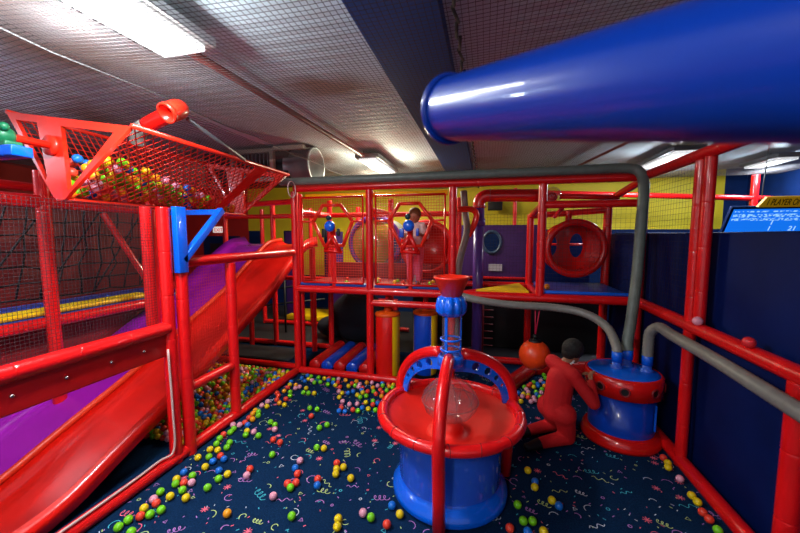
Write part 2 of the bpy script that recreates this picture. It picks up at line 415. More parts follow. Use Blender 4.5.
# arena front frame (rear edge of the carpet)
f = Frame('gun_cage_frame', 'red padded pipe frame at the rear of the carpet carrying the gun windows and decks', 'play frame', (-.4, FY, 0))
for x in (FX, -1.51, -.4): f.post(x, FY, 0.05, 2.62)
f.post(FX + .02, FY + .1, 0.0, 2.6, .045)
f.post(.66, FY, DK + .02, 2.62); f.post(.68, FY + .05, 2.0, 2.05, .05)
f.rail((FX, FY, TOP), (1.7, FY, TOP), .05); f.rail((FX, FY, DK), (1.7, FY, DK), .052, name='deck_rail')
f.rail((-1.48, FY, 1.09), (-.42, FY, 1.09), .045); f.rail((FX, FY, .05), (-.36, FY - .06, .05), .05, name='floor_rail')
f.rail((.66, FY, 2.37), (1.68, FY, 2.37), .045); f.rail((-.36, FY - .06, .05), (.16, 4.3, .05), .05, name='floor_rail')
f.rail((.16, 4.3, .06), (.7, 5.3, .06), .1, m=red_pad, name='floor_rail'); f.rail((.7, 5.3, .06), (1.7, 5.55, .06), .1, m=red_pad, name='floor_rail')
f.rail((.66, 5.6, 2.3), (1.7, 5.6, 2.37), .045); f.post(.66, 5.6, 0, 2.32); f.post(1.7, 5.6, 0, 2.5, .055); f.post(-.4, 5.6, .0, 2.6, .04)
f.rail((.66, FY + .05, 2.37), (.66, 5.6, 2.3), .04); f.rail((1.7, 5.6, 2.5), (1.7, 4.55, 2.62), .045)
f.rail((1.68, 5.6, DK), (.66, 5.6, DK), .045); f.rail((-.4, 5.6, DK), (.6, 5.6, DK), .045); f.rail((.66, 5.6, DK), (.66, FY, DK), .045)
f.rail((-.4, FY, DK), (.6, 5.45, DK), .04); f.rail((-.4, 5.6, .05), (.62, 5.6, .05), .05, name='floor_rail')
f.rail((.95, FY + .3, 2.37), (.98, 5.5, 2.28), .03); f.post(1.18, 5.58, 2.22, 2.36, .045)
# rear bays
f = Frame('rear_cage_frame', 'red padded pipe frame standing farther back behind the gun windows and the slide', 'play frame', (-2.6, 5.6, 0))
for x in (-4.7, -3.7, -2.6, -1.51): f.post(x, 5.6, 0.0, 2.6, .045)
for x in (-4.9, -3.7, -2.6): f.post(x, 7.0, 0, 2.6, .045)
for z in (2.35, 1.25): f.rail((-4.7, 5.6, z), (-.4, 5.6, z), .04)
f.rail((-4.7, 5.6, .05), (-2.62, 5.6, .05), .045, name='floor_rail'); f.rail((-4.9, 7, .05), (-1.5, 7, .05), .045, name='floor_rail')
f.rail((FX, FY + .1, .05), (-4.3, FY + .12, .05), .045, name='floor_rail')
for y0 in (FY + .1, ): f.rail((-2.6, y0, 2.35), (-2.6, 5.55, 2.35), .04); f.rail((-1.51, y0, 2.35), (-1.51, 5.55, 2.35), .04)
f.rail((FX, FY + .12, 2.5), (-4.3, FY + .6, 2.5), .04)
f = Frame('climbing_bay_frame', 'red padded pipe frame of the climbing bay with a slanting brace behind the ball hopper', 'play frame', (-4, 3, 0))
f.post(-4.0, 2.42, 0, 2.6, .055); f.post(-4.0, 3.5, .3, 2.5, .05); f.post(-4.9, 4.7, 0, 2.5, .05)
f.rail((-4.08, .4, 1.17), (-4.08, 3.6, 1.17), .055, name='deck_rail'); f.rail((-4.0, .4, 2.32), (-4.0, 3.5, 2.32), .06)
f.rail((-5.1, .4, 2.56), (-5.1, 4.7, 2.56), .05); f.rail((-4.05, 3.45, 2.25), (-4.35, 3.8, 1.4), .045, name='brace')
f.rail((-4.35, 3.8, 1.36), (-3.95, 3.8, 1.34), .05); f.rail((-4.9, 3.6, 2.3), (-4.6, 3.9, 1.4), .04, name='brace')
f.post(-5.1, 1.0, 0, 2.5, .05)
MB().box((-5.08, .4, 1.13), (-4.16, 4.6, 1.22), bev=.02).build('blue_mat', blue_pad, f.t)
MB().box((-4.42, .4, 1.221), (-4.17, 3.6, 1.27), bev=.02).build('yellow_mat', yellow_pad, f.t)
# backing panels behind the climbing net
tag(MB().box((-6.1, .2, 0), (-6.0, 5.0, 2.5), bev=.01).build('backing_panel', dark_red), 'tall dark red padded panel behind the black climbing net', 'panel')
tag(MB().box((-4.32, .4, 0), (-4.26, 4.2, 1.1), bev=.01).build('side_panel', dark_red), 'dark red padded panel below the yellow mat, left of the purple slide', 'panel')
# black climbing net
mb = MB(); rn = random.Random(5)
NX = -5.0
gr = {}
for i in range(19):
    for j in range(7): gr[i, j] = Vector((NX + rn.uniform(-.05, .05), 1.1 + i * .2 + rn.uniform(-.03, .03) + j * .03, 1.28 + j * .18 + rn.uniform(-.025, .025)))
for i in range(19): mb.tube([gr[i, j] for j in range(7)], .011, 6)
for j in range(7): mb.tube([gr[i, j] for i in range(19)], .011, 6)
for k in range(0, 18, 3): mb.tube([gr[k, 0], gr[min(k + 3, 18), 6]], .011, 6)
tag(mb.build('climbing_net', blackrope), 'black knotted rope climbing net in front of the dark red panel', 'net')

# right frame with navy panels
f = Frame('wall_frame', 'red padded pipe frame along the navy panels beside the carpet', 'play frame', (1.7, 3.4, 0))
f.post(1.7, 3.28, 1.2, 2.62, .042); f.post(1.7, 3.4, 0.0, 2.62, .045); f.post(1.7, 2.32, 0, 1.2, .055)
f.rail((1.7, .6, .05), (1.7, 5.5, .05), .055, name='floor_rail'); f.rail((1.7, 1.0, 1.22), (1.7, 4.5, 1.26), .055)
f.rail((1.7, 1.4, TOP), (1.7, 4.5, TOP), .05); f.post(1.72, 4.5, .0, 2.6, .05)
for n, y0, y1, lb in (('a', .5, 2.3, 'nearest the camera'), ('b', 2.34, 3.42, 'behind the ribbed hose'), ('c', 3.46, 4.5, 'beside the blue drum'), ('d', 4.55, 5.9, 'at the end of the blue deck')):
    tag(MB().box((1.79, y0, .02), (1.86, y1, 2.03), bev=.012).build('wall_pad', navy_pad), 'navy blue padded wall panel ' + lb, 'padded panel', 'navy wall panels')
tag(MB().box((1.95, 6.0, .0), (5.2, 6.08, 2.05), bev=.01).build('partition', navy_pad), 'navy partition beyond the wall panels, under the yellow wall', 'panel')
f = Frame('far_frame', 'thin light red pipe frame crossing in front of the yellow wall and score screen', 'play frame', (2, 7.8, 0))
f.rail((.6, 7.8, 2.92), (5.2, 7.8, 2.66), .05); f.post(4.75, 7.8, 2.0, 3.1, .06); f.post(.6, 7.8, 2.0, 3.0, .04)
tag(MB().sphere((1.66, 3.22, 1.325), .036).build('plastic_ball', mat('pink ball', (226, 150, 170), .35)), 'pale pink ball resting on the red rail in front of the navy panels', 'ball')
tag(MB().sphere((1.66, 2.66, 1.32), .036).build('plastic_ball', mat('red ball ', (214, 40, 46), .35)), 'red ball resting on the red rail nearest the ribbed hose', 'ball')

# ------------------------------------------------------------------ netting overhead
def sag(s, t):
    x = -2.62 + 7.8 * s; y = -.6 + 8.6 * t
    return Vector((x, y, 3.14 - .07 * math.sin(PI * min(1, s * 2.2)) * (1 + .5 * math.sin(t * 9)) + .012 * math.sin(t * 40) * (1 - s) ** 4))
tag(strands(MB(), sag, 235, 258, 26, .0016).build('overhead_net', netmat), 'wide black netting stretched below the ceiling over the carpet', 'net')
def sag2(s, t):
    x = -2.62 - 4.9 * s; y = .3 + 4.5 * t
    return Vector((x, y, 3.14 - .08 * math.sin(PI * min(1, s * 1.1)) + .05 * math.sin(t * 7 + s * 3)))
tag(strands(MB(), sag2, 110, 120, 22, .0022).build('overhead_net', netmat), 'sagging black netting below the bluish ceiling above the slides', 'net')
tag(MB().tube([sag(0, k / 30) + Vector((0, 0, .004 * (k % 2))) for k in range(31)], .005, 6).build('net_cable', mat('pale cable', (120, 122, 122), .7)), 'pale twisted cable where the two overhead nets meet', 'cable')
mb = MB(); 
for k in range(60): mb.tube([(-.16 + .012 * math.sin(k * 2.1), .3 + k * .13, 3.06), (-.16 - .012 * math.sin(k * 2.1 + .8), .43 + k * .13, 3.06)], .009, 6)
tag(mb.build('net_lacing', mat('dark lacing', (50, 44, 40), .8)), 'dark knotted lacing cord along the overhead net beside the navy strip', 'cord')

# ------------------------------------------------------------------ slide
prof = [(1.1, .04), (1.4, .06), (1.7, .11), (2.08, .27), (2.65, .5), (3.0, .66), (3.42, .87), (4.1, 1.2), (4.55, 1.49), (4.9, 1.7), (5.15, 1.82), (5.5, 1.86)]
pp = catmull([(0, a, b) for a, b in prof], 5)
def lane(x0, x1, lip0, lip1):
    mb = MB(); n = 12; rows = []
    for i, p in enumerate(pp):
        t = (pp[min(i + 1, len(pp) - 1)] - pp[max(i - 1, 0)]).normalized(); nn = Vector((0, -t.z, t.y))
        row = []
        for k in range(n + 1):
            s_ = k / n; x = x0 + (x1 - x0) * s_; h = 0
            if s_ < .16: h = lip0 * (1 - s_ / .16) ** 2
            if s_ > .84: h = lip1 * ((s_ - .84) / .16) ** 2
            row.append(Vector((x, p.y, p.z)) + nn * h)
        for k in range(n, -1, -1): row.append(Vector((x0 + (x1 - x0) * k / n, p.y, p.z)) - nn * .04)
        rows.append(row)
    m = len(rows[0]); vs = [v for r in rows for v in r]
    fs = [(i * m + k, i * m + (k + 1) % m, (i + 1) * m + (k + 1) % m, (i + 1) * m + k) for i in range(len(rows) - 1) for k in range(m)]
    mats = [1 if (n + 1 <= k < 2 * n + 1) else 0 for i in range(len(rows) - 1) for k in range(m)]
    mb.add(vs, fs); mb.m = mats; mb.sm = [True] * len(fs)
    mb.add(rows[0], [tuple(range(m))]); mb.add(rows[-1], [tuple(range(m - 1, -1, -1))])
    return mb
sl = thing('double_slide', 'wide two lane slide with one purple and one red lane behind the padded board', 'slide', (-3.45, 1.2, 0))
lane(-3.46, -2.78, .07, .13).build('red_lane', [slide_red, slide_under], sl)
lane(-4.2, -3.47, .13, .07).build('purple_lane', [slide_purple, slide_under], sl)
MB().tube([(p.x - 3.465, p.y - .02, p.z + .08) for p in pp], .03, 8).build('lane_divider', mat('divider orange', (225, 60, 30), .35), sl)
for x in (-4.1, -2.85): padded((x, 5.45, -.01), (x, 5.45, 1.8), .045).build('support_post', red_foam, sl)

# ------------------------------------------------------------------ ball hopper
hp = thing('ball_hopper', 'long orange red mesh trough full of coloured balls raised on a blue bracket', 'ball hopper', (-2.95, 1.95, 2.3))
out = [(-3.66, 2.97), (-2.44, 2.77)]
bc = Vector((-3.16, 2.37)); 
for k in range(9):
    a = -math.radians(35) - k / 8 * math.radians(115); out.append((bc.x + .1 * math.cos(a), bc.y + .1 * math.sin(a)))
hl = [(-3.56, 2.9), (-3.34, 2.865), (-3.28, 2.46), (-3.3, 2.43)]
hr = [(-3.1, 2.82), (-2.6, 2.74), (-3.03, 2.38), (-3.08, 2.34)]
def MXZ(y): return Matrix(((1, 0, 0, 0), (0, 0, 1, y), (0, 1, 0, 0), (0, 0, 0, 1)))
for y in (2.04, 4.05):
    flat_shape('end_plate', out, [hl, hr], .03, MXZ(y), orange_red, hp)
Y0, Y1 = 2.05, 4.17
def side(xt, zt, xb, zb):
    def g(s, t): return Vector((xt + (xb - xt) * t, Y0 + (Y1 - .13 - Y0) * s, zt + (zb - zt) * t))
    return g
def diag_net(g, n, m_, r):
    mb = MB()
    for i in range(-m_, n):
        a0, a1 = max(0, -i), min(m_, n - i)
        if a1 <= a0: continue
        mb.tube([g((i + a0) / n, a0 / m_), g((i + a1) / n, a1 / m_)], r, 4, cap=False)
        mb.tube([g(1 - (i + a0) / n, a0 / m_), g(1 - (i + a1) / n, a1 / m_)], r, 4, cap=False)
    return mb
g1 = side(-2.44, 2.77, -3.07, 2.3); g2 = side(-3.66, 2.97, -3.23, 2.3)
diag_net(g1, 28, 8, .0045).build('side_mesh', orange_red, hp)
flat_net(g2(0, 0), g2(1, 0) - g2(0, 0), g2(0, 1) - g2(0, 0), .06, .005).build('side_mesh', orange_red, hp)
MB().box((-3.25, Y0, 2.265), (-3.06, Y1 - .12, 2.285), bev=.004).build('floor_sheet', orange_red, hp)
MB().tube([(-2.44, Y0 - .02, 2.775), (-2.44, Y1 - .1, 2.775)], .018, 10).build('rim', orange_red, hp)
MB().tube([(-3.66, Y0 - .02, 2.97), (-3.66, Y1 - .1, 2.97)], .018, 10).build('rim', orange_red, hp)
mb = MB()
for s0 in (.72, .78): pass
mb.add([g1(.7, 0) + Vector((.004, 0, 0)), g1(.8, 0) + Vector((.004, 0, 0)), g1(.78, 1), g1(.72, 1), g1(.7, 0) - Vector((.008, 0, 0)), g1(.8, 0) - Vector((.008, 0, 0)), g1(.78, 1) - Vector((.012, 0, 0)), g1(.72, 1) - Vector((.012, 0, 0))], [(0, 1, 2, 3), (7, 6, 5, 4), (0, 3, 7, 4), (1, 5, 6, 2), (0, 4, 5, 1), (3, 2, 6, 7)], 0, False)
mb.build('side_band', orange_red, hp)
MB().tube([(-3.2, 1.2, 2.68), (-3.2, 2.04, 2.68)], .028, 12).lathe([(.0, 0), (.075, 0), (.075, .03), (0, .03)], (-3.2, 2.0, 2.68), 20, axis='Y').build('axle', orange_red, hp)
br = thing('hopper_bracket', 'blue steel bracket on the doubled red post holding up the ball hopper', 'bracket', (-2.55, 2.48, 1.7))
MB().box((-2.6, 2.46, 1.68), (-2.54, 2.56, 2.25), bev=.006).build('upright', blue_plastic, br)
dv = Vector((0, 3.02 - 2.52, 2.26 - 1.78)); L = dv.length; a = math.atan2(dv.z, dv.y)
MB().box((-.03, 0, -.03), (.03, L, .03), bev=.006, M=Matrix.Translation((-2.57, 2.52, 1.78)) @ Matrix.Rotation(a, 4, 'X')).build('brace', blue_plastic, br)
MB().box((-3.15, 2.96, 2.21), (-2.55, 3.03, 2.262), bev=.006).build('saddle', blue_plastic, br)
sp = thing('axle_support', 'blue support beam with a green clamp around the red axle of the ball hopper', 'bracket', (-3.05, 1.62, 2.4))
MB().box((-3.9, 1.68, 2.53), (-3.02, 1.8, 2.6), bev=.008).box((-3.75, 1.69, 1.2), (-3.65, 1.78, 2.53), bev=.008).build('beam', blue_plastic, sp)
MB().lathe([(.0, -.05), (.05, -.05), (.062, -.02), (.062, .03), (.05, .05), (0, .05)], (-3.2, 1.74, 2.68), 16, axis='Y').box((-3.29, 1.7, 2.6), (-3.11, 1.8, 2.64), bev=.01).sphere((-3.14, 1.72, 2.73), .03, 8, 6).sphere((-3.26, 1.72, 2.73), .03, 8, 6).build('clamp', green_pl, sp)
tag(MB().torus((-2.36, 4.0, 2.58), .09, .006, 32, 6, axis='X', sc=1.1).build('pull_loop', cord), 'thin white loop of cord hanging at the far end of the ball hopper', 'cord')
# ball return pipe above the hopper
rp = thing('ball_return_pipe', 'red pipe with an open elbow and grey hose above the ball hopper', 'pipe', (-2.6, 2.4, 2.9))
K = lambda x, y, z: (x * .8, y * .8, 2 + (z - 2) * .8)
MB().tube(catmull([K(-3.42, 3.0, 3.13), K(-3.25, 3.02, 3.2), K(-3.08, 3.03, 3.26)], 4), .062, 16).build('pipe', red_plastic, rp)
mb = MB().tube(catmull([K(-3.1, 3.03, 3.25), K(-3.0, 3.0, 3.26), K(-2.96, 2.92, 3.23), K(-2.97, 2.82, 3.16)], 5), .072, 20, cap=False)
e_ = mb.build('elbow', orange_red, rp)
Mq = (Vector(K(-2.97, 2.82, 3.16)) - Vector(K(-2.96, 2.92, 3.23))).normalized().to_track_quat('Z', 'Y').to_matrix().to_4x4()
MB().lathe([(.06, -.12), (.062, 0), (.078, 0), (.078, -.03), (.07, -.03)], K(-2.97, 2.82, 3.16), 24, M=Mq).build('mouth_ring', orange_red, e_)
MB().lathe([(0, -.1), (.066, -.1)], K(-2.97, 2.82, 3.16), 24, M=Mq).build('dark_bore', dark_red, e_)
mb = MB(); cc = catmull([K(-3.42, 3.0, 3.13), K(-3.52, 3.0, 3.08), K(-3.6, 3.06, 2.99)], 8)
mb.tube(cc, [.058 + (.005 if i % 2 else 0) for i in range(len(cc))], 14); mb.build('hose_end', hose_grey, rp)
MB().tube([K(-3.0, 3.1, 3.2), K(-2.95, 3.9, 2.95)], .018, 8).build('strut', grey_metal, rp)

# ------------------------------------------------------------------ blue tube of the mounted blaster in the foreground
bt = thing('blaster_barrel', 'large glossy blue tube pointing across the top of the view, nearest the camera', 'ball blaster', (.3, .35, 2.16))
A = Vector((-.078, .79, 2.273)); B = Vector((.31, .33, 2.135)); d = (B - A).normalized(); Q = d.to_track_quat('Z', 'Y').to_matrix().to_4x4()
LL_ = (B - A).length
R0 = .064
MB().lathe([(R0 * .86, .0), (R0 * 1.0, .0), (R0, .01), (R0 * 1.04, .3), (R0 * 1.12, LL_), (R0 * 1.2, LL_ + .5)], A, 64, M=Q).lathe([(R0 * .86, 0), (R0 * .86, LL_)], A, 48, M=Q).build('barrel', blue_cannon, bt)
MB().torus(A, R0 * 1.03, .007, 64, 12, M=Q).build('muzzle_ring', blue_cannon, bt)

# ------------------------------------------------------------------ heater with duct
ht = thing('air_heater', 'grey ceiling air heater with a beige framed grille and round duct mouth', 'heater', (-4, 5.2, 2.95))
MB().box((-4.55, 5.0, 2.86), (-3.0, 5.7, 3.36), bev=.01).build('casing', black, ht)
mb = MB().box((-4.0, 4.93, 2.86), (-3.22, 5.0, 2.92)).box((-4.0, 4.93, 3.3), (-3.22, 5.0, 3.36)).box((-4.0, 4.93, 2.92), (-3.94, 5.0, 3.3)).box((-3.28, 4.93, 2.92), (-3.22, 5.0, 3.3)).box((-3.22, 4.93, 3.32), (-2.7, 5.0, 3.38)); mb.build('grille_frame', beige, ht)
mb = MB()
for k in range(9): mb.box((-3.9 + k * .07, 4.96, 2.92), (-3.885 + k * .07, 4.99, 3.3))
mb.build('grille', grey_metal, ht)
MB().lathe([(.27, 0), (.27, .42), (.29, .42), (.29, .45), (.26, .45), (.25, .1), (0, .1)], (-3.09, 5.25, 3.12), 40, axis='X').build('duct_mouth', duct_metal, ht)
MB().tube([(-4.6, 4.8, 3.3), (-3.9, 4.2, 3.3)], .03, 6).build('bar', grey_metal, ht)
tag(MB().lathe([(0, .04), (.05, .04), (.08, .01), (.1, -.02), (0, -.03)], (-3.2, 1.62, 3.06), 20).tube([(-3.2, 1.62, 3.08), (-3.2, 1.62, 3.42)], .012, 6).tube([(-3.2, 1.62, 3.09), (-3.3, 1.2, 3.11)], .01, 6).build('ceiling_fitting', grey_metal), 'small grey ceiling fitting on a thin arm above the near end of the hopper', 'ceiling fitting')

# ------------------------------------------------------------------ gun windows
def gun_window(x0, x1, label, glab, kx):
    y = FY - .01; t = thing('gun_window', label, 'gun window', (x0, y, DK), 'gun windows'); xm = (x0 + x1) / 2 + .01
    z0, z1 = DK + .1, 2.53; hz = 2.2
    mb = MB()
    for a, b in (((x0, z0), (x1, z0)), ((x1, z0), (x1, z1)), ((x1, z1), (x0, z1)), ((x0, z1), (x0, z0))): mb.tube([(a[0], y, a[1]), (b[0], y, b[1])], .014, 8)
    mb.build('outer_frame', red_plastic, t)
    R = .29; hexp = [(xm - .14, hz + .22), (xm + .12, hz + .22), (xm + R, hz + .0), (xm + .15, hz - .33), (xm - .13, hz - .33), (xm - R, hz + .0)]
    mb = MB()
    for k in range(6):
        a, b = hexp[k], hexp[(k + 1) % 6]; mb.tube([(a[0], y, a[1]), (b[0], y, b[1])], .024, 10); mb.sphere((a[0], y, a[1]), .024, 10, 8)
    mb.tube([(x0, y, hz), (xm - R, y, hz)], .014, 8).tube([(xm + R, y, hz), (x1, y, hz)], .014, 8)
    mb.build('hexagon_rim', orange_red, t)
    padded((xm, y + .03, DK + .04), (xm, y + .03, hz - .35), .03).build('mount_post', red_foam, t)
    # net with the hexagon left open
    def inside(x, z):
        s_ = 0
        for k in range(6):
            a, b = hexp[k], hexp[(k + 1) % 6]; cr = (b[0] - a[0]) * (z - a[1]) - (b[1] - a[1]) * (x - a[0])
            if cr > 0: return False
        return True
    mb = MB(); st = .035
    nx = int((x1 - x0) / st); nz = int((z1 - z0) / st)
    for i in range(nx + 1):
        x = x0 + i * (x1 - x0) / nx
        run = None
        for j in range(nz + 1):
            z = z0 + j * (z1 - z0) / nz; ins = inside(x, z)
            if not ins and run is None: run = z
            if (ins or j == nz) and run is not None: mb.tube([(x, y, run), (x, y, z)], .0028, 3, cap=False); run = None
    for j in range(nz + 1):
        z = z0 + j * (z1 - z0) / nz; run = None
        for i in range(nx + 1):
            x = x0 + i * (x1 - x0) / nx; ins = inside(x, z)
            if not ins and run is None: run = x
            if (ins or i == nx) and run is not None: mb.tube([(run, y, z), (x, y, z)], .0028, 3, cap=False); run = None
    mb.build('window_net', rednet, t)
    # mounted gun
    g = thing('ball_gun', glab, 'ball gun', (xm, y - .05, hz - .3), 'mounted ball guns'); hz -= .07
    gy = y - .1
    MB().lathe([(0, -.02), (.05, -.02), (.072, .01), (.076, .03), (.065, .045), (0, .05)], (xm, gy - .02, hz), 20, axis='Y').build('shield', blue_plastic, g)
    MB().sphere((xm - .01, gy, hz + .115), .038, 14, 10).build('hopper_ball', mat('dark teal plastic', (8, 50, 60), .4), g)
    MB().tube([(xm, gy + .02, hz + .03), (xm, gy + .1, hz - .02), (xm, gy + .1, hz - .25)], .04, 10).tube([(xm, gy + .08, hz - .12), (xm - .11, gy + .1, hz - .32)], .03, 8).tube([(xm, gy + .08, hz - .12), (xm + .1, gy + .1, hz - .34)], .03, 8).tube([(xm - .13, gy + .1, hz - .33), (xm + .13, gy + .1, hz - .35)], .026, 8).build('body', red_plastic, g)
    MB().box((xm - .13, gy + .02, hz - .15), (xm - .07, gy + .06, hz - .03), bev=.01).box((xm + .09, gy + .02, hz - .13), (xm + .13, gy + .06, hz - .03), bev=.01).build('handle', black if kx else blue_deep, g)
    return xm
xa = gun_window(-2.5, -1.6, 'red hexagonal gun window beside the slide cage corner', 'mounted ball gun with round blue shield in the hexagonal window nearest the slide', 1)
xb = gun_window(-1.42, -.5, 'red hexagonal gun window next to the purple upright pipe', 'mounted ball gun with round blue shield, held by the small child', 0)
# deck of the gun cage
dk = thing('gun_deck', 'padded deck with blue front edge behind the gun windows', 'deck', (-1.5, 5, DK))
for x0, x1 in ((FX + .06, -2.1), (-2.02, -1.57), (-1.45, -1.0), (-.92, -.45)):
    MB().box((x0, FY + .0, DK + .05), (x1, FY + .12, DK + .09), bev=.012).build('edge_pad', blue_pad, dk)
MB().box((FX, FY + .13, DK - .02), (-.45, 5.55, DK + .05), bev=.01).build('deck_board', dark_red, dk)
tag(MB().box((FX + .05, 5.66, DK + .04), (-.5, 5.7, 1.55), bev=.01).build('padded_barrier', dark_red), 'dark red barrier at the back of the gun deck', 'panel')
tag(MB().tube([(-2.5, 4.62, 2.56), (-.48, 4.62, 2.56)], .035, 10).build('yellow_rail', yellow_pad), 'yellow padded rail under the top rail above the gun windows', 'rail')
tag(MB().box((-1.16, 5.3, DK + .05), (-.98, 5.4, 1.5), bev=.01).build('small_box', mat('pale green box', (130, 190, 190), .5)), 'small pale blue box standing on the gun deck between the two guns', 'box')
# tunnels
tn = thing('tunnel_window', 'large round purple rimmed tunnel with amber window between the two guns', 'tunnel', (-1.9, 5.75, 1.9))
MB().torus((-1.85, 5.8, 1.88), .44, .045, 48, 10, axis='Y').build('rim', purple_pipe, tn)
MB().lathe([(.44, 0), (.44, .8), (.36, .8)], (-1.85, 5.8, 1.88), 40, axis='Y').build('tube', duct_metal, tn)
MB().lathe([(0, -.1), (.15, -.09), (.3, -.04), (.40, .02)], (-1.92, 5.8, 1.88), 32, axis='Y').build('amber_dome', green_glass, tn)
tn = thing('tunnel_mouth', 'round red tunnel mouth behind the gun held by the child', 'tunnel', (-1.05, 5.75, 1.8))
MB().torus((-.93, 5.7, 1.82), .4, .05, 48, 10, axis='Y').build('rim', red_plastic, tn)
MB().lathe([(.4, 0), (.38, .7), (0, .7)], (-.93, 5.72, 1.82), 40, axis='Y').build('tube', red_plastic, tn)
# purple wall panels at the back of the upper level
pw = thing('purple_partition', 'purple padded partition with a round porthole behind the purple upright pipe', 'partition', (.15, 7, 0))
fl = flat_shape('panel', [(-.5, .6), (.95, .6), (.95, 2.21), (-.5, 2.21)], [[(.13 + .15 * math.cos(a * PI / 12), 1.88 + .19 * math.sin(a * PI / 12)) for a in range(24)]], .05, MXZ(7.0), purple_pad, pw)
MB().torus((.13, 6.97, 1.88), .165, .025, 32, 8, axis='Y', sc=1.25).build('porthole_rim', mat('porthole rim teal', (50, 70, 100), .4), pw)
MB().box((.08, 6.955, 1.33), (.33, 6.97, 1.46)).build('notice', mat('notice paper', (176, 172, 190), .6), pw)
MB().box((-.3, 6.9, 1.17), (.8, 6.97, 1.22), bev=.01).build('trim_rail', red_pad, pw)
mb = MB().box((-.75, 6.9, 2.48), (-.2, 7.0, 2.6)); 
tag(MB().box((.05, 8.5, 2.6), (.38, 8.7, 2.85), bev=.02).tube([(.2, 8.7, 2.75), (.2, 9.0, 2.75)], .02, 6).build('wall_speaker', black), 'small black loudspeaker fixed high on the yellow wall', 'speaker')
for k, (x, lb) in enumerate(((-4.7, 'farther from the gun windows'), (-3.6, 'behind the first gun window'))):
    tag(MB().box((x, 7.6, -.012), (x + .38, 7.66, 2.1), bev=.01).build('purple_partition', purple_pad), 'narrow dark purple panel in front of the yellow wall, ' + lb, 'panel')
tag(MB().box((1.0, 6.9, .3), (1.85, 6.96, 2.12), bev=.01).build('dark_partition', navy_pad), 'navy partition behind the red tunnel mouth over the blue deck', 'panel')

# ------------------------------------------------------------------ uprights and pipes at mid right
pu = thing('purple_upright_pipe', 'tall purple upright pipe with collar behind the ball fountain', 'pipe', (-.08, 5.2, 0))
MB().tube([(-.09, 5.2, 0), (-.09, 5.2, 2.42)], .075, 20).build('pipe', purple_pipe, pu)
MB().lathe([(.076, -.05), (.09, -.05), (.09, .05), (.076, .05)], (-.09, 5.2, 2.2), 20).build('collar', purple_pipe, pu)
ro = thing('red_transfer_pipe', 'thick red horizontal pipe bending down onto the purple upright pipe', 'pipe', (-.09, 5.2, 2.42))
MB().tube(catmull([(-.09, 5.2, 2.4), (-.085, 5.2, 2.5), (-.02, 5.2, 2.56), (.1, 5.19, 2.57), (.72, 5.15, 2.55)], 6), .088, 18).build('pipe', red_plastic, ro)
mb = MB()
for z in (2.42, ): mb.torus((-.09, 5.2, z), .09, .014, 24, 8)
mb.torus((.06, 5.19, 2.57), .092, .01, 24, 8, axis='X').build('collar', clear_pl, ro)
MB().sphere((.87, 5.14, 2.54), .12, 20, 14).build('clear_joint', clear_pl, ro)
MB().sphere((.87, 5.14, 2.52), .07, 14, 10).build('inner_ball', red_plastic, ro)
MB().tube([(.97, 5.14, 2.53), (1.68, 5.14, 2.5)], .035, 12).build('outlet', red_plastic, ro)
mb = MB()
c2 = catmull([(-.38, 4.75, 2.35), (-.2, 4.85, 2.36), (-.12, 4.9, 2.3), (-.15, 4.9, 2.15), (-.22, 4.85, 2.0)], 5)
tag(mb.tube(c2, .04, 12).build('bent_red_pipe', orange_red), 'bent red pipe joining the grey hose beside the purple upright pipe', 'pipe')
def hose(pts, r, m, label, n=10, dr=.004):
    c = catmull(pts, n); mb = MB(); L = sum((c[i + 1] - c[i]).length for i in range(len(c) - 1)); k = int(L / .018)
    pts2 = []; 
    seg = []; acc = 0; cum = [0]
    for i in range(len(c) - 1): cum.append(cum[-1] + (c[i + 1] - c[i]).length)
    j = 0
    for i in range(k + 1):
        s_ = L * i / k
        while j < len(c) - 2 and cum[j + 1] < s_: j += 1
        t = (s_ - cum[j]) / max(1e-9, cum[j + 1] - cum[j]); pts2.append(c[j].lerp(c[j + 1], t))
    mb.tube(pts2, [r + (dr if i % 2 else 0) for i in range(len(pts2))], 14)
    return tag(mb.build('ribbed_hose', m), label, 'hose', 'ribbed ball hoses')
hose([(-.3, 5.0, 2.62), (-.27, 4.95, 2.3), (-.24, 4.85, 2.05), (-.32, 4.8, 1.7), (-.36, 4.78, 1.3), (-.36, 4.78, .6)], .045, hose_grey, 'grey ribbed hose dropping beside the purple upright pipe')
hose([(-2.75, 4.38, 2.74), (-1.5, 4.38, 2.74), (0, 4.38, 2.74), (1.1, 4.38, 2.74), (1.45, 4.38, 2.74), (1.6, 4.34, 2.69), (1.63, 4.28, 2.5), (1.60, 4.22, 2.1), (1.56, 4.14, 1.6), (1.48, 4.0, 1.15), (1.43, 3.93, .92), (1.43, 3.9, .84)], .05, hose_dark, 'long dark grey hose along the top rail bending down to the drum lid')
hose([(-.33, 4.4, 1.27), (-.1, 4.36, 1.22), (.3, 4.34, 1.18), (.8, 4.32, 1.17), (1.1, 4.2, 1.14), (1.26, 4.02, 1.05), (1.3, 3.86, .92), (1.3, 3.8, .84)], .042, hose_grey, 'grey ribbed hose sweeping from behind the fountain funnel to the drum lid')
hose([(1.55, 3.76, .84), (1.55, 3.76, .95), (1.56, 3.76, 1.08), (1.6, 3.68, 1.15), (1.6, 3.45, 1.14), (1.6, 2.9, 1.13), (1.6, 2.3, 1.1), (1.6, 1.8, 1.08), (1.6, 1.2, 1.08)], .045, hose_grey, 'grey ribbed hose running along the navy panels under the red rail')
for k in range(3): pass
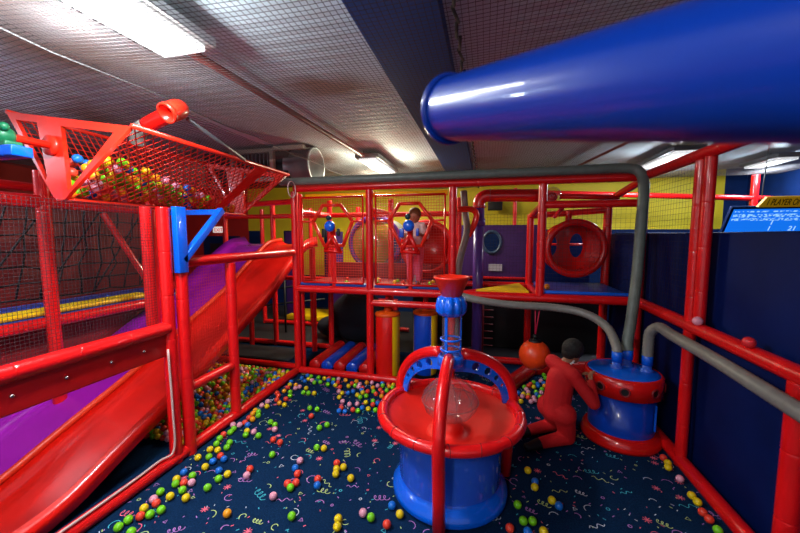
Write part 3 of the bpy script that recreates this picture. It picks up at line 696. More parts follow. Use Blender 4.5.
# blue deck and red tunnel
bd = thing('blue_deck', 'blue and purple padded deck under the large red tunnel mouth', 'deck', (1.2, 5, DK))
MB().box((.72, FY + .06, DK + .0), (1.66, 5.54, DK + .075), bev=.02).build('pad', blue_pad, bd)
MB().box((.72, FY + .0, DK + .052), (1.66, FY + .055, DK + .09), bev=.012).build('front_edge', blue_plastic, bd)
tn = thing('tunnel_mouth', 'large round red tunnel mouth with two oval openings over the blue deck', 'tunnel', (1.28, 5.6, 1.8))
MB().torus((1.28, 5.55, 1.82), .38, .05, 56, 12, axis='Y').build('rim', red_plastic, tn)
MB().lathe([(.385, 0), (.385, .55)], (1.28, 5.57, 1.82), 48, axis='Y').build('tube', red_plastic, tn)
ov = lambda cx, cz, a, b: [(cx + a * math.cos(k * PI / 12), cz + b * math.sin(k * PI / 12)) for k in range(24)]
flat_shape('back_plate', ov(1.28, 1.82, .4, .4), [ov(1.05, 1.85, .085, .17), ov(1.42, 1.85, .1, .19)], .02, MXZ(6.12), red_plastic, tn)
MB().tube([(.85, 6.3, 1.86), (1.75, 6.3, 1.86)], .02, 8).build('grab_bar', red_foam, tn)
tag(MB().sphere((.78, 4.72, DK + .11), .036).build('plastic_ball', mat('orange ball ', (232, 140, 20), .35)), 'orange ball resting on the blue deck near its corner post', 'ball')
tag(MB().add([(-.1, 4.62, DK + .02), (.55, 4.62, DK + .02), (.5, 5.4, DK + .02), (-.1, 4.62, DK + .06), (.55, 4.62, DK + .06), (.5, 5.4, DK + .06)], [(2, 1, 0), (3, 4, 5), (0, 1, 4, 3), (1, 2, 5, 4), (2, 0, 3, 5)], 0, False).build('corner_step', yellow_pad), 'yellow triangular step mat behind the grey hose', 'mat')
# clear side net around the right deck
tag(flat_net((.7, FY, DK + .1), (.95, 0, 0), (0, 0, 1.0), .05, .0012).build('safety_net', netfine), 'fine dark net in front of the blue deck', 'net')
tag(flat_net((-.36, 5.58, DK + .1), (.98, 0, 0), (0, 0, .98), .05, .0015).build('safety_net', netfine), 'fine dark net in front of the purple porthole partition', 'net')
tag(flat_net((1.7, 3.5, 1.3), (0, .95, 0), (0, 0, 1.3), .05, .0012).build('safety_net', netfine), 'fine dark net above the rail beside the blue drum', 'net')

# ------------------------------------------------------------------ under the decks
def bag(x, y, m1, label):
    t = thing('punch_bag', label, 'punch bag', (x, y, 0), 'hanging padded bags'); r = .17; h0, h1 = .05, .93
    mb = MB(); seg = 48; vs = []; prof = [(r * .93, h0), (r, h0 + .03), (r, h1 - .02), (r * .96, h1)]
    mb.lathe(prof, (x, y, 0), seg)
    for i, fc in enumerate(mb.f):
        k = i % seg; an = (k + .5) / seg * 360
        mb.m[i] = 1 if (an > 305 or an < 20) or (125 < an < 200) else 0
    mb.build('body', [m1, yellow_pad], t)
    MB().lathe([(0, .03), (.1, .03), (r, .01), (r + .008, 0), (r + .008, -.02), (r, -.03)], (x, y, h1), 40).build('cap', mat('orange cap', (226, 80, 14), .4), t)
    MB().tube([(x, y, h1 + .02), (x, y, 1.2)], .035, 12).build('hanging_post', red_foam, t)
    MB().lathe([(.036, 0), (.06, 0), (.05, .04), (.036, .05)], (x, y, h1 + .03), 16).build('collar', MATS['orange cap'], t)
    MB().lathe([(0, 0), (r * .93, 0), (r * .93, h0)], (x, y, 0), 24).build('base', black, t)
bag(-1.3, 4.64, red_plastic, 'red and yellow padded punch bag hanging beside the middle post')
bag(-.80, 4.85, blue_deep, 'blue and yellow padded punch bag partly behind the fountain')
# rollers
rcol = [red_pad, blue_deep, red_pad, blue_deep, red_pad]
rl = ['widest red floor roller next to the slide cage corner', 'blue floor roller between the first two red rollers', 'red floor roller between the two blue rollers', 'blue floor roller next to the red punch bag side', 'red floor roller nearest the red punch bag']
for k in range(5):
    x = -2.42 + k * .195; r = .09
    tag(MB().lathe([(0, 0), (r * .9, 0), (r, .02), (r, .98), (r * .9, 1.0), (0, 1.0)], (x, 4.6, r + .0), 28, axis='Y').build('floor_roller', rcol[k]), rl[k], 'roller', 'padded floor rollers')
# dark humps and coloured mats
mb = MB().sphere((-2.35, 6.3, .45), .5, 28, 18, sc=(1.1, .9, .98)); mb.sphere((-2.9, 6.4, .2), .3, 20, 12, sc=(1.2, .9, .7))
tag(mb.build('inflated_cushion', mat('black blue vinyl', (12, 14, 30), .85)), 'large dark rounded cushion on the floor behind the rollers', 'cushion')
for nm, x0, y0, x1, y1, z, m, lb in (
        ('yellow', -4.6, 7.4, -3.2, 8.2, .12, yellow_pad, 'yellow floor mat far behind the slide'),
        ('blue', -3.9, 8.3, -2.6, 8.7, .22, purple_pad, 'purple blue floor mat beyond the yellow mat'),
        ('red', -3.3, 8.72, -2.2, 8.9, .34, red_pad, 'red floor mat against the far wall'),
        ('grey', -4.6, 4.85, -3.0, 5.4, .04, dark_mat, 'dark grey floor mat just behind the ball pit rail')):
    tag(MB().box((x0, y0, 0), (x1, y1, z), bev=.02).build('floor_mat', m), lb, 'mat')
tag(MB().tube([(-5, 6.2, .8), (-3.2, 6.6, 1.05)], .02, 6).tube([(-5, 6.2, .5), (-3.2, 6.6, .7)], .02, 6).tube([(-4.0, 6.4, 0), (-4.0, 6.4, 1.2)], .02, 6).build('black_railing', black), 'thin black slanting railing behind the red slide', 'railing')
tag(MB().box((-1.3, 6.4, 0), (1.9, 6.5, 1.15), bev=.01).build('dark_backdrop', black), 'black panel added for the darkness under the blue deck', 'panel')  # black sheet put in for the shade below the deck
ld_ = MB().tube([(-.02, 5.9, -.012), (-.02, 5.9, 1.15)], .03, 8)
for k in range(8): ld_.tube([(-.14, 5.9, .18 + k * .12), (.16, 5.9, .18 + k * .12)], .009, 6)
tag(ld_.build('rung_ladder', dark_red), 'dark red upright with short rungs in the shadow behind the fountain', 'ladder')
# orange ball on straps
ob = thing('hanging_ball', 'large glossy orange ball hanging on red straps behind the kneeling person', 'hanging ball', (.62, 4.35, .55))
MB().sphere((.6, 4.3, .60), .178, 32, 20).build('ball', orange, ob)
MB().lathe([(0, .15), (.06, .145), (.075, .12), (.06, .1)], (.6, 4.3, .64), 24).sphere((.6, 4.3, .82), .03, 10, 8).build('top_cap', black, ob)
MB().tube([(.6, 4.3, .83), (.6, 4.38, 1.21)], .008, 6).tube([(.6, 4.3, .83), (.66, 4.38, 1.21)], .008, 6).build('strap', mat('magenta strap', (180, 20, 60), .6), ob)

# ------------------------------------------------------------------ ball fountain
cx, cy = -.24, 2.66
ft = thing('ball_fountain', 'round blue ball fountain with red dish, three red arches and funnel on top', 'ball fountain', (cx, cy, 0))
MB().lathe([(0, .01), (.43, .01), (.45, .03), (.445, .07), (.40, .115), (.385, .13), (.375, .16), (.38, .53), (.35, .5), (.2, .43), (0, .42)], (cx, cy, 0), 64).build('base', blue_plastic, ft)
MB().lathe([(.395, .15), (.40, .54)], (cx, cy, 0), 64).build('clear_sleeve', clear_blue, ft)
MB().lathe([(.53, .64), (.50, .63), (.35, .53), (.2, .47), (.13, .46), (.10, .50), (.10, .56), (0, .565), ], (cx, cy, 0), 64).lathe([(.53, .62), (.5, .58), (.39, .52), (.3, .5)], (cx, cy, 0), 64).build('dish', red_dish, ft)
mb = MB()
pts = [(cx + .53 * math.cos(k * 2 * PI / 96), cy + .53 * math.sin(k * 2 * PI / 96), .635) for k in range(97)]
mb.tube(pts, [.04 - (.007 if k % 12 in (0,) else 0) for k in range(97)], 14, cap=False)
rim = mb.build('padded_rim', red_foam, ft)
for k in range(16):
    a = k * 2 * PI / 16 + .08
    MB().torus((cx + .53 * math.cos(a), cy + .53 * math.sin(a), .635), .0405, .003, 16, 6, M=Matrix.Rotation(a, 4, 'Z') @ Matrix.Rotation(PI / 2, 4, 'X') @ Matrix.Rotation(.3 * (-1) ** k, 4, 'Y')).build('wrap_cord', dark_red, rim)
for a in (math.radians(-92), math.radians(28), math.radians(148)):
    ca, sa = math.cos(a), math.sin(a)
    def P(r, z): return Vector((cx + r * ca, cy + r * sa, z))
    arc = [P(.545 * math.cos(t * PI / 2) + .01, .64 + .45 * math.sin(t * PI / 2)) for t in [k / 14 * .9 for k in range(15)]]
    leg = [P(.555, .0), P(.565, .2), P(.57, .5), P(.563, .62)]
    MB().tube([P(.5, .02), P(.52, .3), P(.548, .56), P(.555, .64)] + arc[1:], .043, 14).build('arch', red_foam, ft)
    # blue rib plate under the arch with round holes
    o1 = []; i1 = []
    for k in range(15):
        t = k / 14 * .95; th = t * PI / 2
        o1.append((.53 * math.cos(th), .64 + .425 * math.sin(th))); i1.append((.46 * math.cos(th), .64 + .31 * math.sin(th)))
    outl = o1 + i1[::-1]
    hs = [(.315, 1.0, .028), (.235, 1.035, .032), (.38, .95, .022)] if abs(sa) < .9 else []
    hs = []
    for k_, rr_ in ((4, .017), (6, .024), (8.2, .032), (10.6, .034)): th = k_ / 14 * .95 * PI / 2; hs.append((.495 * math.cos(th), .64 + .3675 * math.sin(th), rr_))
    M = Matrix(((ca, 0, -sa, cx), (sa, 0, ca, cy), (0, 1, 0, 0), (0, 0, 0, 1)))
    flat_shape('rib_plate', outl, [], .022, M, blue_plastic, ft, hs)
MB().lathe([(.08, 1.0), (.1, 1.01), (.1, 1.07), (.08, 1.09), (.08, 1.0)], (cx, cy, 0), 32).build('hub', blue_plastic, ft)
MB().lathe([(0, .565), (.04, .57), (.14, .6), (.2, .66), (.215, .72), (.2, .78), (.15, .84), (.09, .88), (.05, .9)], (cx, cy, 0), 48).build('clear_bowl', clear_pl, ft)
mb = MB()
for k in range(10):
    a = k * PI / 5
    q = [(cx + r * math.cos(a), cy + r * math.sin(a), z) for r, z in ((.145, .6), (.203, .66), (.219, .72), (.204, .78), (.153, .842), (.09, .885))]; mb.tube(q, .0035, 6)
mb.torus((cx, cy, .72), .219, .006, 48, 6).build('bowl_seam', clear_pl, ft)
MB().lathe([(.068, 1.06), (.068, 1.42)], (cx, cy, 0), 32).build('clear_tube', clear_pl, ft)
mb = MB().torus((cx, cy, 1.13), .075, .009, 32, 8).torus((cx, cy, 1.21), .075, .009, 32, 8)
for k in range(3):
    a = k * 2 * PI / 3 + .15; mb.box((-.005, -.009, 1.08), (.005, .009, 1.42), M=Matrix.Translation((cx + .075 * math.cos(a), cy + .075 * math.sin(a), 0)) @ Matrix.Rotation(a, 4, 'Z'))
mb.build('tube_bracket', blue_plastic, ft)
mb = MB(); seg = 72; vs = []; pr = [(.05, 1.385), (.095, 1.4), (.118, 1.43), (.122, 1.475), (.108, 1.53), (.06, 1.555)]
for r, z in pr:
    for k in range(seg):
        a = 2 * PI * k / seg; rr = r * (1 - .13 * abs(math.cos(a * 5)) ** 6); vs.append((cx + rr * math.cos(a), cy + rr * math.sin(a), z))
mb.add(vs, [(i * seg + k, i * seg + (k + 1) % seg, (i + 1) * seg + (k + 1) % seg, (i + 1) * seg + k) for i in range(5) for k in range(seg)])
mb.build('ribbed_bulb', blue_plastic, ft)
MB().lathe([(.06, 1.54), (.075, 1.545), (.128, 1.675), (.136, 1.68), (.136, 1.695), (.126, 1.695), (.065, 1.56), (0, 1.56)], (cx, cy, 0), 48).build('funnel', orange_red, ft)

# ------------------------------------------------------------------ drum
dx, dy = 1.35, 3.78
dr = thing('ball_drum', 'round blue drum with red bands and three short tubes on its lid', 'ball drum', (dx, dy, 0))
MB().lathe([(0, .005), (.345, .005), (.35, .03), (.33, .1), (.305, .12), (0, .12)], (dx, dy, 0), 56).build('base_ring', red_plastic, dr)
MB().lathe([(.285, .1), (.29, .5), (0, .5)], (dx, dy, 0), 56).build('body', blue_deep, dr)
mb = MB().lathe([(.29, .5), (.335, .5), (.335, .675), (.31, .69), (.3, .675)], (dx, dy, 0), 56)
bnd = mb.build('port_band', red_plastic, dr)
for a in (-160, -140, -105, -60, -20):
    a = math.radians(a); Mx = Matrix.Translation((dx + .336 * math.cos(a), dy + .336 * math.sin(a), .585)) @ Matrix.Rotation(a, 4, 'Z') @ Matrix.Rotation(PI / 2, 4, 'Y')
    mb = MB(); mb.lathe([(0, .001), (.03, .002)], Mx.translation, 20, mi=1, M=Mx.to_3x3().to_4x4())
    mb.lathe([(.03, .002), (.032, .01), (.042, .01), (.045, 0)], Mx.translation, 20, mi=0, M=Mx.to_3x3().to_4x4()); mb.build('ball_port', [dark_red, black], bnd)
MB().lathe([(0, .70), (.28, .692), (.315, .685), (.315, .67)], (dx, dy, 0), 56).build('lid', blue_plastic, dr)
for (x, y) in ((1.3, 3.8), (1.43, 3.9), (1.55, 3.76)):
    st_ = MB().lathe([(.055, .695), (.055, .72), (.04, .72), (.04, .80)], (x, y, 0), 20).build('lid_tube', clear_blue, dr)
    MB().lathe([(.036, .76), (.047, .76), (.047, .855), (.036, .86)], (x, y, 0), 20).build('tube_collar', blue_plastic, st_)
MB().box((dx + .2, dy - .24, .2), (dx + .215, dy - .22, .45), bev=.004, M=None).build('latch_strip', blue_plastic, dr)

# ------------------------------------------------------------------ people
def capsule_mb(mb, p, q, r0, r1, n=6):
    p, q = Vector(p), Vector(q); mb.tube([p.lerp(q, k / n) for k in range(n + 1)], [r0 + (r1 - r0) * k / n for k in range(n + 1)], 14)
    mb.sphere(p, r0, 14, 10); mb.sphere(q, r1, 14, 10)
def fuse(mb, name, m, parent, voxel=.008, smooth=6):
    o = mb.build(name, m, parent)
    rm = o.modifiers.new('fuse', 'REMESH'); rm.mode = 'VOXEL'; rm.voxel_size = voxel; rm.use_smooth_shade = True
    sm = o.modifiers.new('soften', 'SMOOTH'); sm.factor = .5; sm.iterations = smooth
    return o
def hand(mb, w_, d, up, s=1, curl=.5):
    """palm and five curled fingers: w_ wrist, d pointing direction, up back-of-hand normal"""
    d = Vector(d).normalized(); up = Vector(up); up = (up - d * up.dot(d)).normalized(); sd = d.cross(up); w_ = Vector(w_)
    for k in (-1, 0, 1): capsule_mb(mb, w_ + sd * k * .014 * s, w_ + d * .06 * s + sd * k * .02 * s, .014 * s, .013 * s, 2)
    for k, L in zip((-1.5, -.5, .5, 1.5), (.052, .062, .06, .046)):
        b = w_ + d * .068 * s + sd * k * .0185 * s; L *= s
        j1 = b + (d * math.cos(curl) - up * math.sin(curl)) * L * .5; j2 = j1 + (d * math.cos(curl * 2) - up * math.sin(curl * 2)) * L * .5
        capsule_mb(mb, b, j1, .0085 * s, .008 * s, 2); capsule_mb(mb, j1, j2, .008 * s, .007 * s, 2)
    b = w_ + d * .02 * s - sd * .022 * s; j = b + (d * .6 - sd * .8) * .03 * s; capsule_mb(mb, b, j, .011 * s, .0095 * s, 2); capsule_mb(mb, j, j + (d - sd * .25 - up * .3).normalized() * .028 * s, .0095 * s, .008 * s, 2)

def head(mb, c, face, s=1):
    """skull, jaw, nose, brows, ears, facing FACE"""
    f_ = Vector(face).normalized(); u_ = Vector((0, 0, 1)); u_ = (u_ - f_ * u_.dot(f_)).normalized(); r_ = f_.cross(u_); c = Vector(c)
    M = Matrix((r_, f_, u_)).transposed().to_4x4()
    mb.sphere(c, .092 * s, 20, 14, sc=(.82, 1.0, 1.08), M=M)
    mb.sphere(c + f_ * .03 * s - u_ * .055 * s, .06 * s, 16, 10, sc=(.85, .9, 1), M=M)
    mb.sphere(c + f_ * .093 * s - u_ * .015 * s, .014 * s, 10, 8, sc=(.9, 1, 1.7), M=M)
    mb.sphere(c + f_ * .083 * s - u_ * .055 * s, .013 * s, 10, 8, sc=(1.8, .8, .6), M=M)
    for q in (-1, 1):
        mb.sphere(c + r_ * q * .078 * s - f_ * .005 * s, .02 * s, 10, 8, sc=(.45, .8, 1.4), M=M)
        mb.sphere(c + r_ * q * .03 * s + f_ * .082 * s + u_ * .018 * s, .012 * s, 8, 6, sc=(1.6, .5, .5), M=M)
    return M, f_, u_, r_

pn = thing('person', 'person in a red tracksuit kneeling on the carpet, reaching to the drum', 'person', (.72, 3.5, 0))
hip = Vector((.70, 3.52, .32)); hipL = hip + Vector((-.05, .08, 0)); hipR = hip + Vector((.06, -.07, 0))
chest = Vector((.74, 3.56, .62)); neck = Vector((.79, 3.58, .78)); hd = Vector((.855, 3.62, .885))
shL = Vector((.68, 3.66, .755)); shR = Vector((.83, 3.46, .70))
elR = Vector((1.0, 3.42, .47)); wrR = Vector((1.005, 3.55, .635)); elL = Vector((.82, 3.82, .62)); wrL = Vector((.96, 3.70, .63))
knR = Vector((.81, 3.5, .075)); knL = Vector((.75, 3.74, .075)); anR = Vector((.56, 3.36, .065)); anL = Vector((.48, 3.56, .065))
bm_ = MB()
capsule_mb(bm_, hip, chest, .10, .11); capsule_mb(bm_, chest, neck, .10, .05); capsule_mb(bm_, neck, hd - Vector((.02, .01, .03)), .042, .045)
for a, b, c, dd, e in ((shL, elL, wrL, hipL, None), (shR, elR, wrR, hipR, None)):
    capsule_mb(bm_, a, b, .042, .034); capsule_mb(bm_, b, c, .034, .022)
for a, b, c in ((hipL, knL, anL), (hipR, knR, anR)): capsule_mb(bm_, a, b, .07, .05); capsule_mb(bm_, b, c, .048, .032)
hM, hf, hu, hr_ = head(bm_, hd, (.75, .55, -.35), 1.0)
hand(bm_, wrR, (.02, .35, .9), (-1, -.2, .3), .85, .55); hand(bm_, wrL, (.75, -.1, .3), (-.2, .1, 1), .85, .5)
fuse(bm_, 'body', skin, pn, .006, 3)
cm = MB()
capsule_mb(cm, hip, chest + Vector((-.0, 0, 0)), .125, .125); capsule_mb(cm, chest, neck - Vector((.01, .01, .04)), .12, .07)
capsule_mb(cm, shL, shR, .07, .07); capsule_mb(cm, hipL, hipR, .10, .10)
capsule_mb(cm, shL, elL, .062, .052); capsule_mb(cm, elL, wrL.lerp(elL, .1), .05, .036)
capsule_mb(cm, shR, elR, .064, .056); capsule_mb(cm, elR, wrR.lerp(elR, .12), .054, .038)
jk = fuse(cm, 'tracksuit_jacket', cloth_red, pn, .009, 5)
cm = MB()
for a, b, c in ((hipL, knL, anL), (hipR, knR, anR)): capsule_mb(cm, a, b, .105, .072); capsule_mb(cm, b, c, .07, .052)
capsule_mb(cm, hipL, hipR, .112, .112)
fuse(cm, 'tracksuit_trousers', cloth_red, pn, .009, 5)
MB().torus(neck + Vector((.012, .012, .012)), .058, .009, 28, 8, M=Matrix.Rotation(.5, 4, Vector((.5, -.8, 0)))).build('white_collar', white_cloth, pn)
hm = MB(); hm.sphere(hd - hf * .012 + hu * .022, .104, 24, 16, sc=(.9, 1.0, .98), M=hM); hm.sphere(hd - hf * .05 - hu * .02, .07, 16, 12, sc=(1.05, .8, 1), M=hM)
hm.build('hair', hair, pn)
for a, dvv in ((anR, Vector((-.13, -.07, 0))), (anL, Vector((-.13, -.05, 0)))):
    sm_ = MB(); capsule_mb(sm_, a + Vector((-.03, -.01, -.01)), a + dvv + Vector((0, 0, -.02)), .052, .038); capsule_mb(sm_, a + dvv * .9 + Vector((0, 0, -.02)), a + dvv * 1.1 + Vector((0, 0, -.01)), .04, .032)
    fuse(sm_, 'shoe', black, pn, .008, 3)

kid = thing('person', 'small child in a white shirt and pink trousers behind the mounted gun', 'person', (xb, 4.85, DK + .05))
kx, ky, kz = xb - .01, 4.86, DK + .055
bm_ = MB()
capsule_mb(bm_, (kx, ky, kz + .52), (kx, ky, kz + .78), .085, .095); capsule_mb(bm_, (kx, ky, kz + .78), (kx, ky, kz + .88), .06, .035)
hM, hf, hu, hr_ = head(bm_, (kx - .0, ky - .02, kz + .97), (.0, -1, -.15), 1.0)
for q in (-1, 1):
    capsule_mb(bm_, (kx + q * .1, ky, kz + .84), (kx + q * .17, ky - .04, kz + .68), .036, .03); capsule_mb(bm_, (kx + q * .17, ky - .04, kz + .68), (kx + q * .11, ky - .2, kz + .72), .03, .02)
    hand(bm_, (kx + q * .11, ky - .2, kz + .72), (-q * .2, -1, .1), (0, 0, 1), .75, .7)
    capsule_mb(bm_, (kx + q * .055, ky, kz + .5), (kx + q * .06, ky - .01, kz + .28), .06, .045); capsule_mb(bm_, (kx + q * .06, ky - .01, kz + .28), (kx + q * .06, ky, kz + .05), .042, .03)
    capsule_mb(bm_, (kx + q * .06, ky, kz + .035), (kx + q * .065, ky - .1, kz + .025), .03, .024)
fuse(bm_, 'body', skin, kid, .007, 3)
cm = MB(); capsule_mb(cm, (kx, ky, kz + .5), (kx, ky, kz + .8), .105, .11)
for q in (-1, 1): capsule_mb(cm, (kx + q * .06, ky, kz + .83), (kx + q * .1, ky, kz + .83), .06, .055); capsule_mb(cm, (kx + q * .1, ky, kz + .83), (kx + q * .17, ky - .04, kz + .69), .052, .044)
fuse(cm, 'shirt', white_cloth, kid, .009, 4)
cm = MB()
for q in (-1, 1): capsule_mb(cm, (kx + q * .055, ky, kz + .5), (kx + q * .06, ky - .01, kz + .28), .078, .06); capsule_mb(cm, (kx + q * .06, ky - .01, kz + .28), (kx + q * .06, ky, kz + .09), .058, .048)
fuse(cm, 'trousers', pink_cloth, kid, .009, 4)
MB().sphere(Vector((kx, ky - .02, kz + .97)) - hf * .018 + hu * .03, .1, 20, 14, sc=(.9, 1, .95), M=hM).build('hair', mat('brown hair', (96, 62, 30), .7), kid)

# ------------------------------------------------------------------ score screen, signs
sx0, sx1, sy = 3.5, 5.2, 6.3
sc_ = thing('score_screen', 'blue lit score screen hanging on wires above the navy panels', 'screen', (sx0, sy, 2.08))
tilt = Matrix.Translation((sx0, sy, 2.06)) @ Matrix.Rotation(.0, 4, 'X')
SH = Matrix(((1, 0, .14, 0), (0, 1, 0, 0), (0, 0, 1, 0), (0, 0, 0, 1)))
TM = Matrix.Translation((sx0, sy, 2.06)) @ Matrix.Rotation(-.16, 4, 'Z') @ Matrix.Rotation(-.2, 4, 'X')
TM = Matrix.Translation((sx0, sy, 2.06)) @ Matrix.Rotation(.5, 4, 'X')
MB().box((-.03, 0, -.03), (1.7, .06, .40), bev=.008, M=TM).build('casing', navy_paint, sc_)
MB().box((0, -.008, 0), (1.66, -.001, .37), M=TM).build('panel', screen_blue, sc_)
TX = TM @ Matrix(((1, 0, 0, 0), (0, 0, -1, -.012), (0, 1, 0, 0), (0, 0, 0, 1)))
row_m = bpy.data.materials.new('screen small rows'); row_m.use_nodes = True; nt = row_m.node_tree
tc = nt.nodes.new('ShaderNodeTexCoord'); mp = nt.nodes.new('ShaderNodeMapping'); mp.inputs['Scale'].default_value = (30, 5, 60)
nz = nt.nodes.new('ShaderNodeTexNoise'); nz.inputs['Scale'].default_value = 1; nz.inputs['Detail'].default_value = 2
rp_ = nt.nodes.new('ShaderNodeValToRGB'); rp_.color_ramp.elements[0].position = .48; rp_.color_ramp.elements[0].color = lin((18, 110, 226)); rp_.color_ramp.elements[1].position = .56; rp_.color_ramp.elements[1].color = lin((150, 205, 245))
nt.links.new(tc.outputs['Object'], mp.inputs[0]); nt.links.new(mp.outputs[0], nz.inputs['Vector']); nt.links.new(nz.outputs[0], rp_.inputs[0])
b_ = nt.nodes['Principled BSDF']; nt.links.new(rp_.outputs[0], b_.inputs['Base Color']); nt.links.new(rp_.outputs[0], b_.inputs['Emission Color']); b_.inputs['Emission Strength'].default_value = .75
for z, h in ((.335, .018), (.27, .05), (.21, .035)):
    MB().box((.02, -.013, z - h / 2), (1.6, -.009, z + h / 2), M=TM).build('status_row', row_m, sc_)
for zz, items in ((.125, ((.5, '1'), (.88, '5'), (1.12, '11'))), (.03, ((.5, '1'), (.75, '21'), (1.05, '30'), (1.4, '40')))):
    for x, s_ in items: text('score_digit', s_, .1, TX @ Matrix.Translation((x, zz - .0, 0)), screen_text, sc_)
for x in (.32, 1.5): MB().tube([TM @ Vector((x, .03, .4)), (sx0 + x + .15, sy, ZC)], .006, 6).build('hanging_wire', grey_metal, sc_)
ys = thing('lane_sign', 'yellow sign with black lettering standing on top of the blue score screen', 'sign', (sx0 + .4, sy, 2.48))
TS = TM @ Matrix.Translation((.26, 0, .405))
MB().add([TS @ Vector(p) for p in ((0, -.02, 0), (1.0, -.02, 0), (1.0, -.02, .15), (.06, -.02, .15), (0, .02, 0), (1.0, .02, 0), (1.0, .02, .15), (.06, .02, .15))], [(0, 1, 2, 3), (7, 6, 5, 4), (0, 4, 5, 1), (1, 5, 6, 2), (2, 6, 7, 3), (3, 7, 4, 0)], 0, False).build('board', sign_yellow, ys)
TT = TS @ Matrix(((1, 0, 0, .08), (0, 0, -1, -.023), (0, 1, 0, .03), (0, 0, 0, 1)))
text('lettering', '1 PLAYER ON LANE', .135, TT, sign_black, ys, .002, .5)
es = thing('exit_sign', 'small white exit sign with red letters above the dark far doorway', 'sign', (-7.7, 8.9, 2.15))
MB().box((-7.95, 8.95, 2.1), (-7.55, 8.999, 2.28), bev=.006).build('board', exit_white, es)
text('lettering', 'EXIT', .15, Matrix.Translation((-7.9, 8.945, 2.13)) @ Matrix.Rotation(PI / 2, 4, 'X'), exit_red, es)

# ------------------------------------------------------------------ balls
BR = .029
COLS = {'green': (112, 196, 22), 'yellow': (222, 190, 12), 'red': (226, 62, 42), 'blue': (14, 104, 200), 'pink': (222, 150, 172), 'orange': (232, 150, 20)}
bmats = {k: mat('ball ' + k, v, .35, vary=.05) for k, v in COLS.items()}
protos = {}
for k in COLS:
    me = MB().sphere((0, 0, 0), BR, 18, 12); o = me.build('plastic_ball', bmats[k]); protos[k] = o.data; bpy.data.objects.remove(o)
def rad(z): return .036 if 'hopper' in z else BR
balls = []   # (zone phrase, colour, position)
grid = {}
def free(p, dmin=None):
    dmin = dmin or 2 * BR * 1.01
    kx_, ky_, kz_ = (int(math.floor(c / .08)) for c in p)
    for a in (-1, 0, 1):
        for b in (-1, 0, 1):
            for c in (-1, 0, 1):
                for q in grid.get((kx_ + a, ky_ + b, kz_ + c), ()):
                    if (q - p).length < dmin: return False
    return True
def addball(zone, col, p):
    p = Vector(p)
    if not free(p): return False
    if abs(p.x - 1.7) < .1 and p.z < .2 : return False
    if (Vector((p.x, p.y)) - Vector((cx, cy))).length < .5 and p.z < 1: return False
    if (Vector((p.x, p.y)) - Vector((dx, dy))).length < .4 and p.z < 1: return False
    grid.setdefault(tuple(int(math.floor(c / .08)) for c in p), []).append(p); balls.append((zone, col, p)); return True
def px(zone, lst, ox, oy, s):
    for x, y, c in lst:
        p = on_z(ox + x / s, oy + y / s, BR); 
        cc = {'g': 'green', 'y': 'yellow', 'r': 'red', 'b': 'blue', 'p': 'pink', 'o': 'orange'}[c]
        if zone == 'L': p.x = max(p.x, FX + .1)
        for tr in range(6):
            if addball({'L': 'beside the near part of the slide cage rail', 'M': 'lying loose on the open carpet', 'N': 'on the carpet close to the fountain base', 'R': 'between the fountain and the navy panels', 'W': 'along the floor rail below the navy panels', 'B': 'on the carpet near the rear floor rail'}[zone], cc, p + Vector((rb.uniform(-.02, .02), rb.uniform(-.02, .02), 0)) * tr): break
rb = random.Random(21)
px('M', [(293, 78, 'r'), (320, 89, 'r'), (289, 138, 'g'), (467, 110, 'g'), (488, 103, 'y'), (508, 19, 'g'), (400, 162, 'p'), (381, 192, 'b'), (390, 215, 'r'), (350, 254, 'r'), (384, 250, 'r'), (362, 270, 'g'), (471, 236, 'r'), (469, 261, 'b'), (547, 172, 'r'), (546, 196, 'y'), (574, 188, 'y'), (543, 215, 'y'), (603, 232, 'y'), (293, 304, 'p'), (109, 373, 'o'), (367, 384, 'g'), (553, 395, 'y'), (549, 426, 'y'), (652, 371, 'p'), (674, 385, 'g'), (282, 8, 'g'), (299, 37, 'p'), (200, 196, 'r'), (187, 221, 'p'), (110, 216, 'y'), (84, 231, 'g'), (76, 202, 'b'), (30, 270, 'g')], 200, 420, 4)
px('L', [(96, 156, 'b'), (52, 165, 'b'), (21, 187, 'y'), (36, 147, 'g'), (215, 47, 'p'), (234, 62, 'g'), (190, 20, 'b'), (188, 44, 'y'), (181, 55, 'g'), (180, 10, 'r'), (135, 35, 'g'), (121, 49, 'g'), (99, 55, 'r'), (79, 73, 'g'), (66, 95, 'g'), (85, 98, 'g'), (102, 104, 'g'), (71, 120, 'y'), (82, 143, 'r'), (60, 130, 'y'), (48, 118, 'y'), (30, 112, 'y')], 200, 420, 4)
px('L', [(413, 512, 'g'), (447, 487, 'g'), (457, 530, 'g'), (489, 474, 'r'), (504, 452, 'y'), (510, 432, 'b'), (535, 415, 'p'), (533, 435, 'r'), (547, 441, 'g'), (523, 468, 'g'), (553, 459, 'y'), (560, 396, 'g'), (585, 377, 'g'), (593, 405, 'y'), (615, 345, 'y'), (612, 362, 'b'), (641, 321, 'b'), (641, 358, 'r'), (636, 383, 'g'), (648, 410, 'y'), (671, 333, 'g'), (668, 357, 'p'), (690, 270, 'y')], 0, 380, 3.485)
px('M', [(250, 228, 'g'), (363, 210, 'r'), (404, 235, 'g'), (359, 188, 'g'), (379, 191, 'g')], 180, 340, 2.764)
px('B', [(341, 145, 'g'), (354, 143, 'g'), (371, 147, 'y'), (349, 133, 'y'), (289, 179, 'y'), (275, 174, 'o'), (319, 133, 'p'), (440, 196, 'b'), (448, 200, 'b')], 180, 340, 2.764)
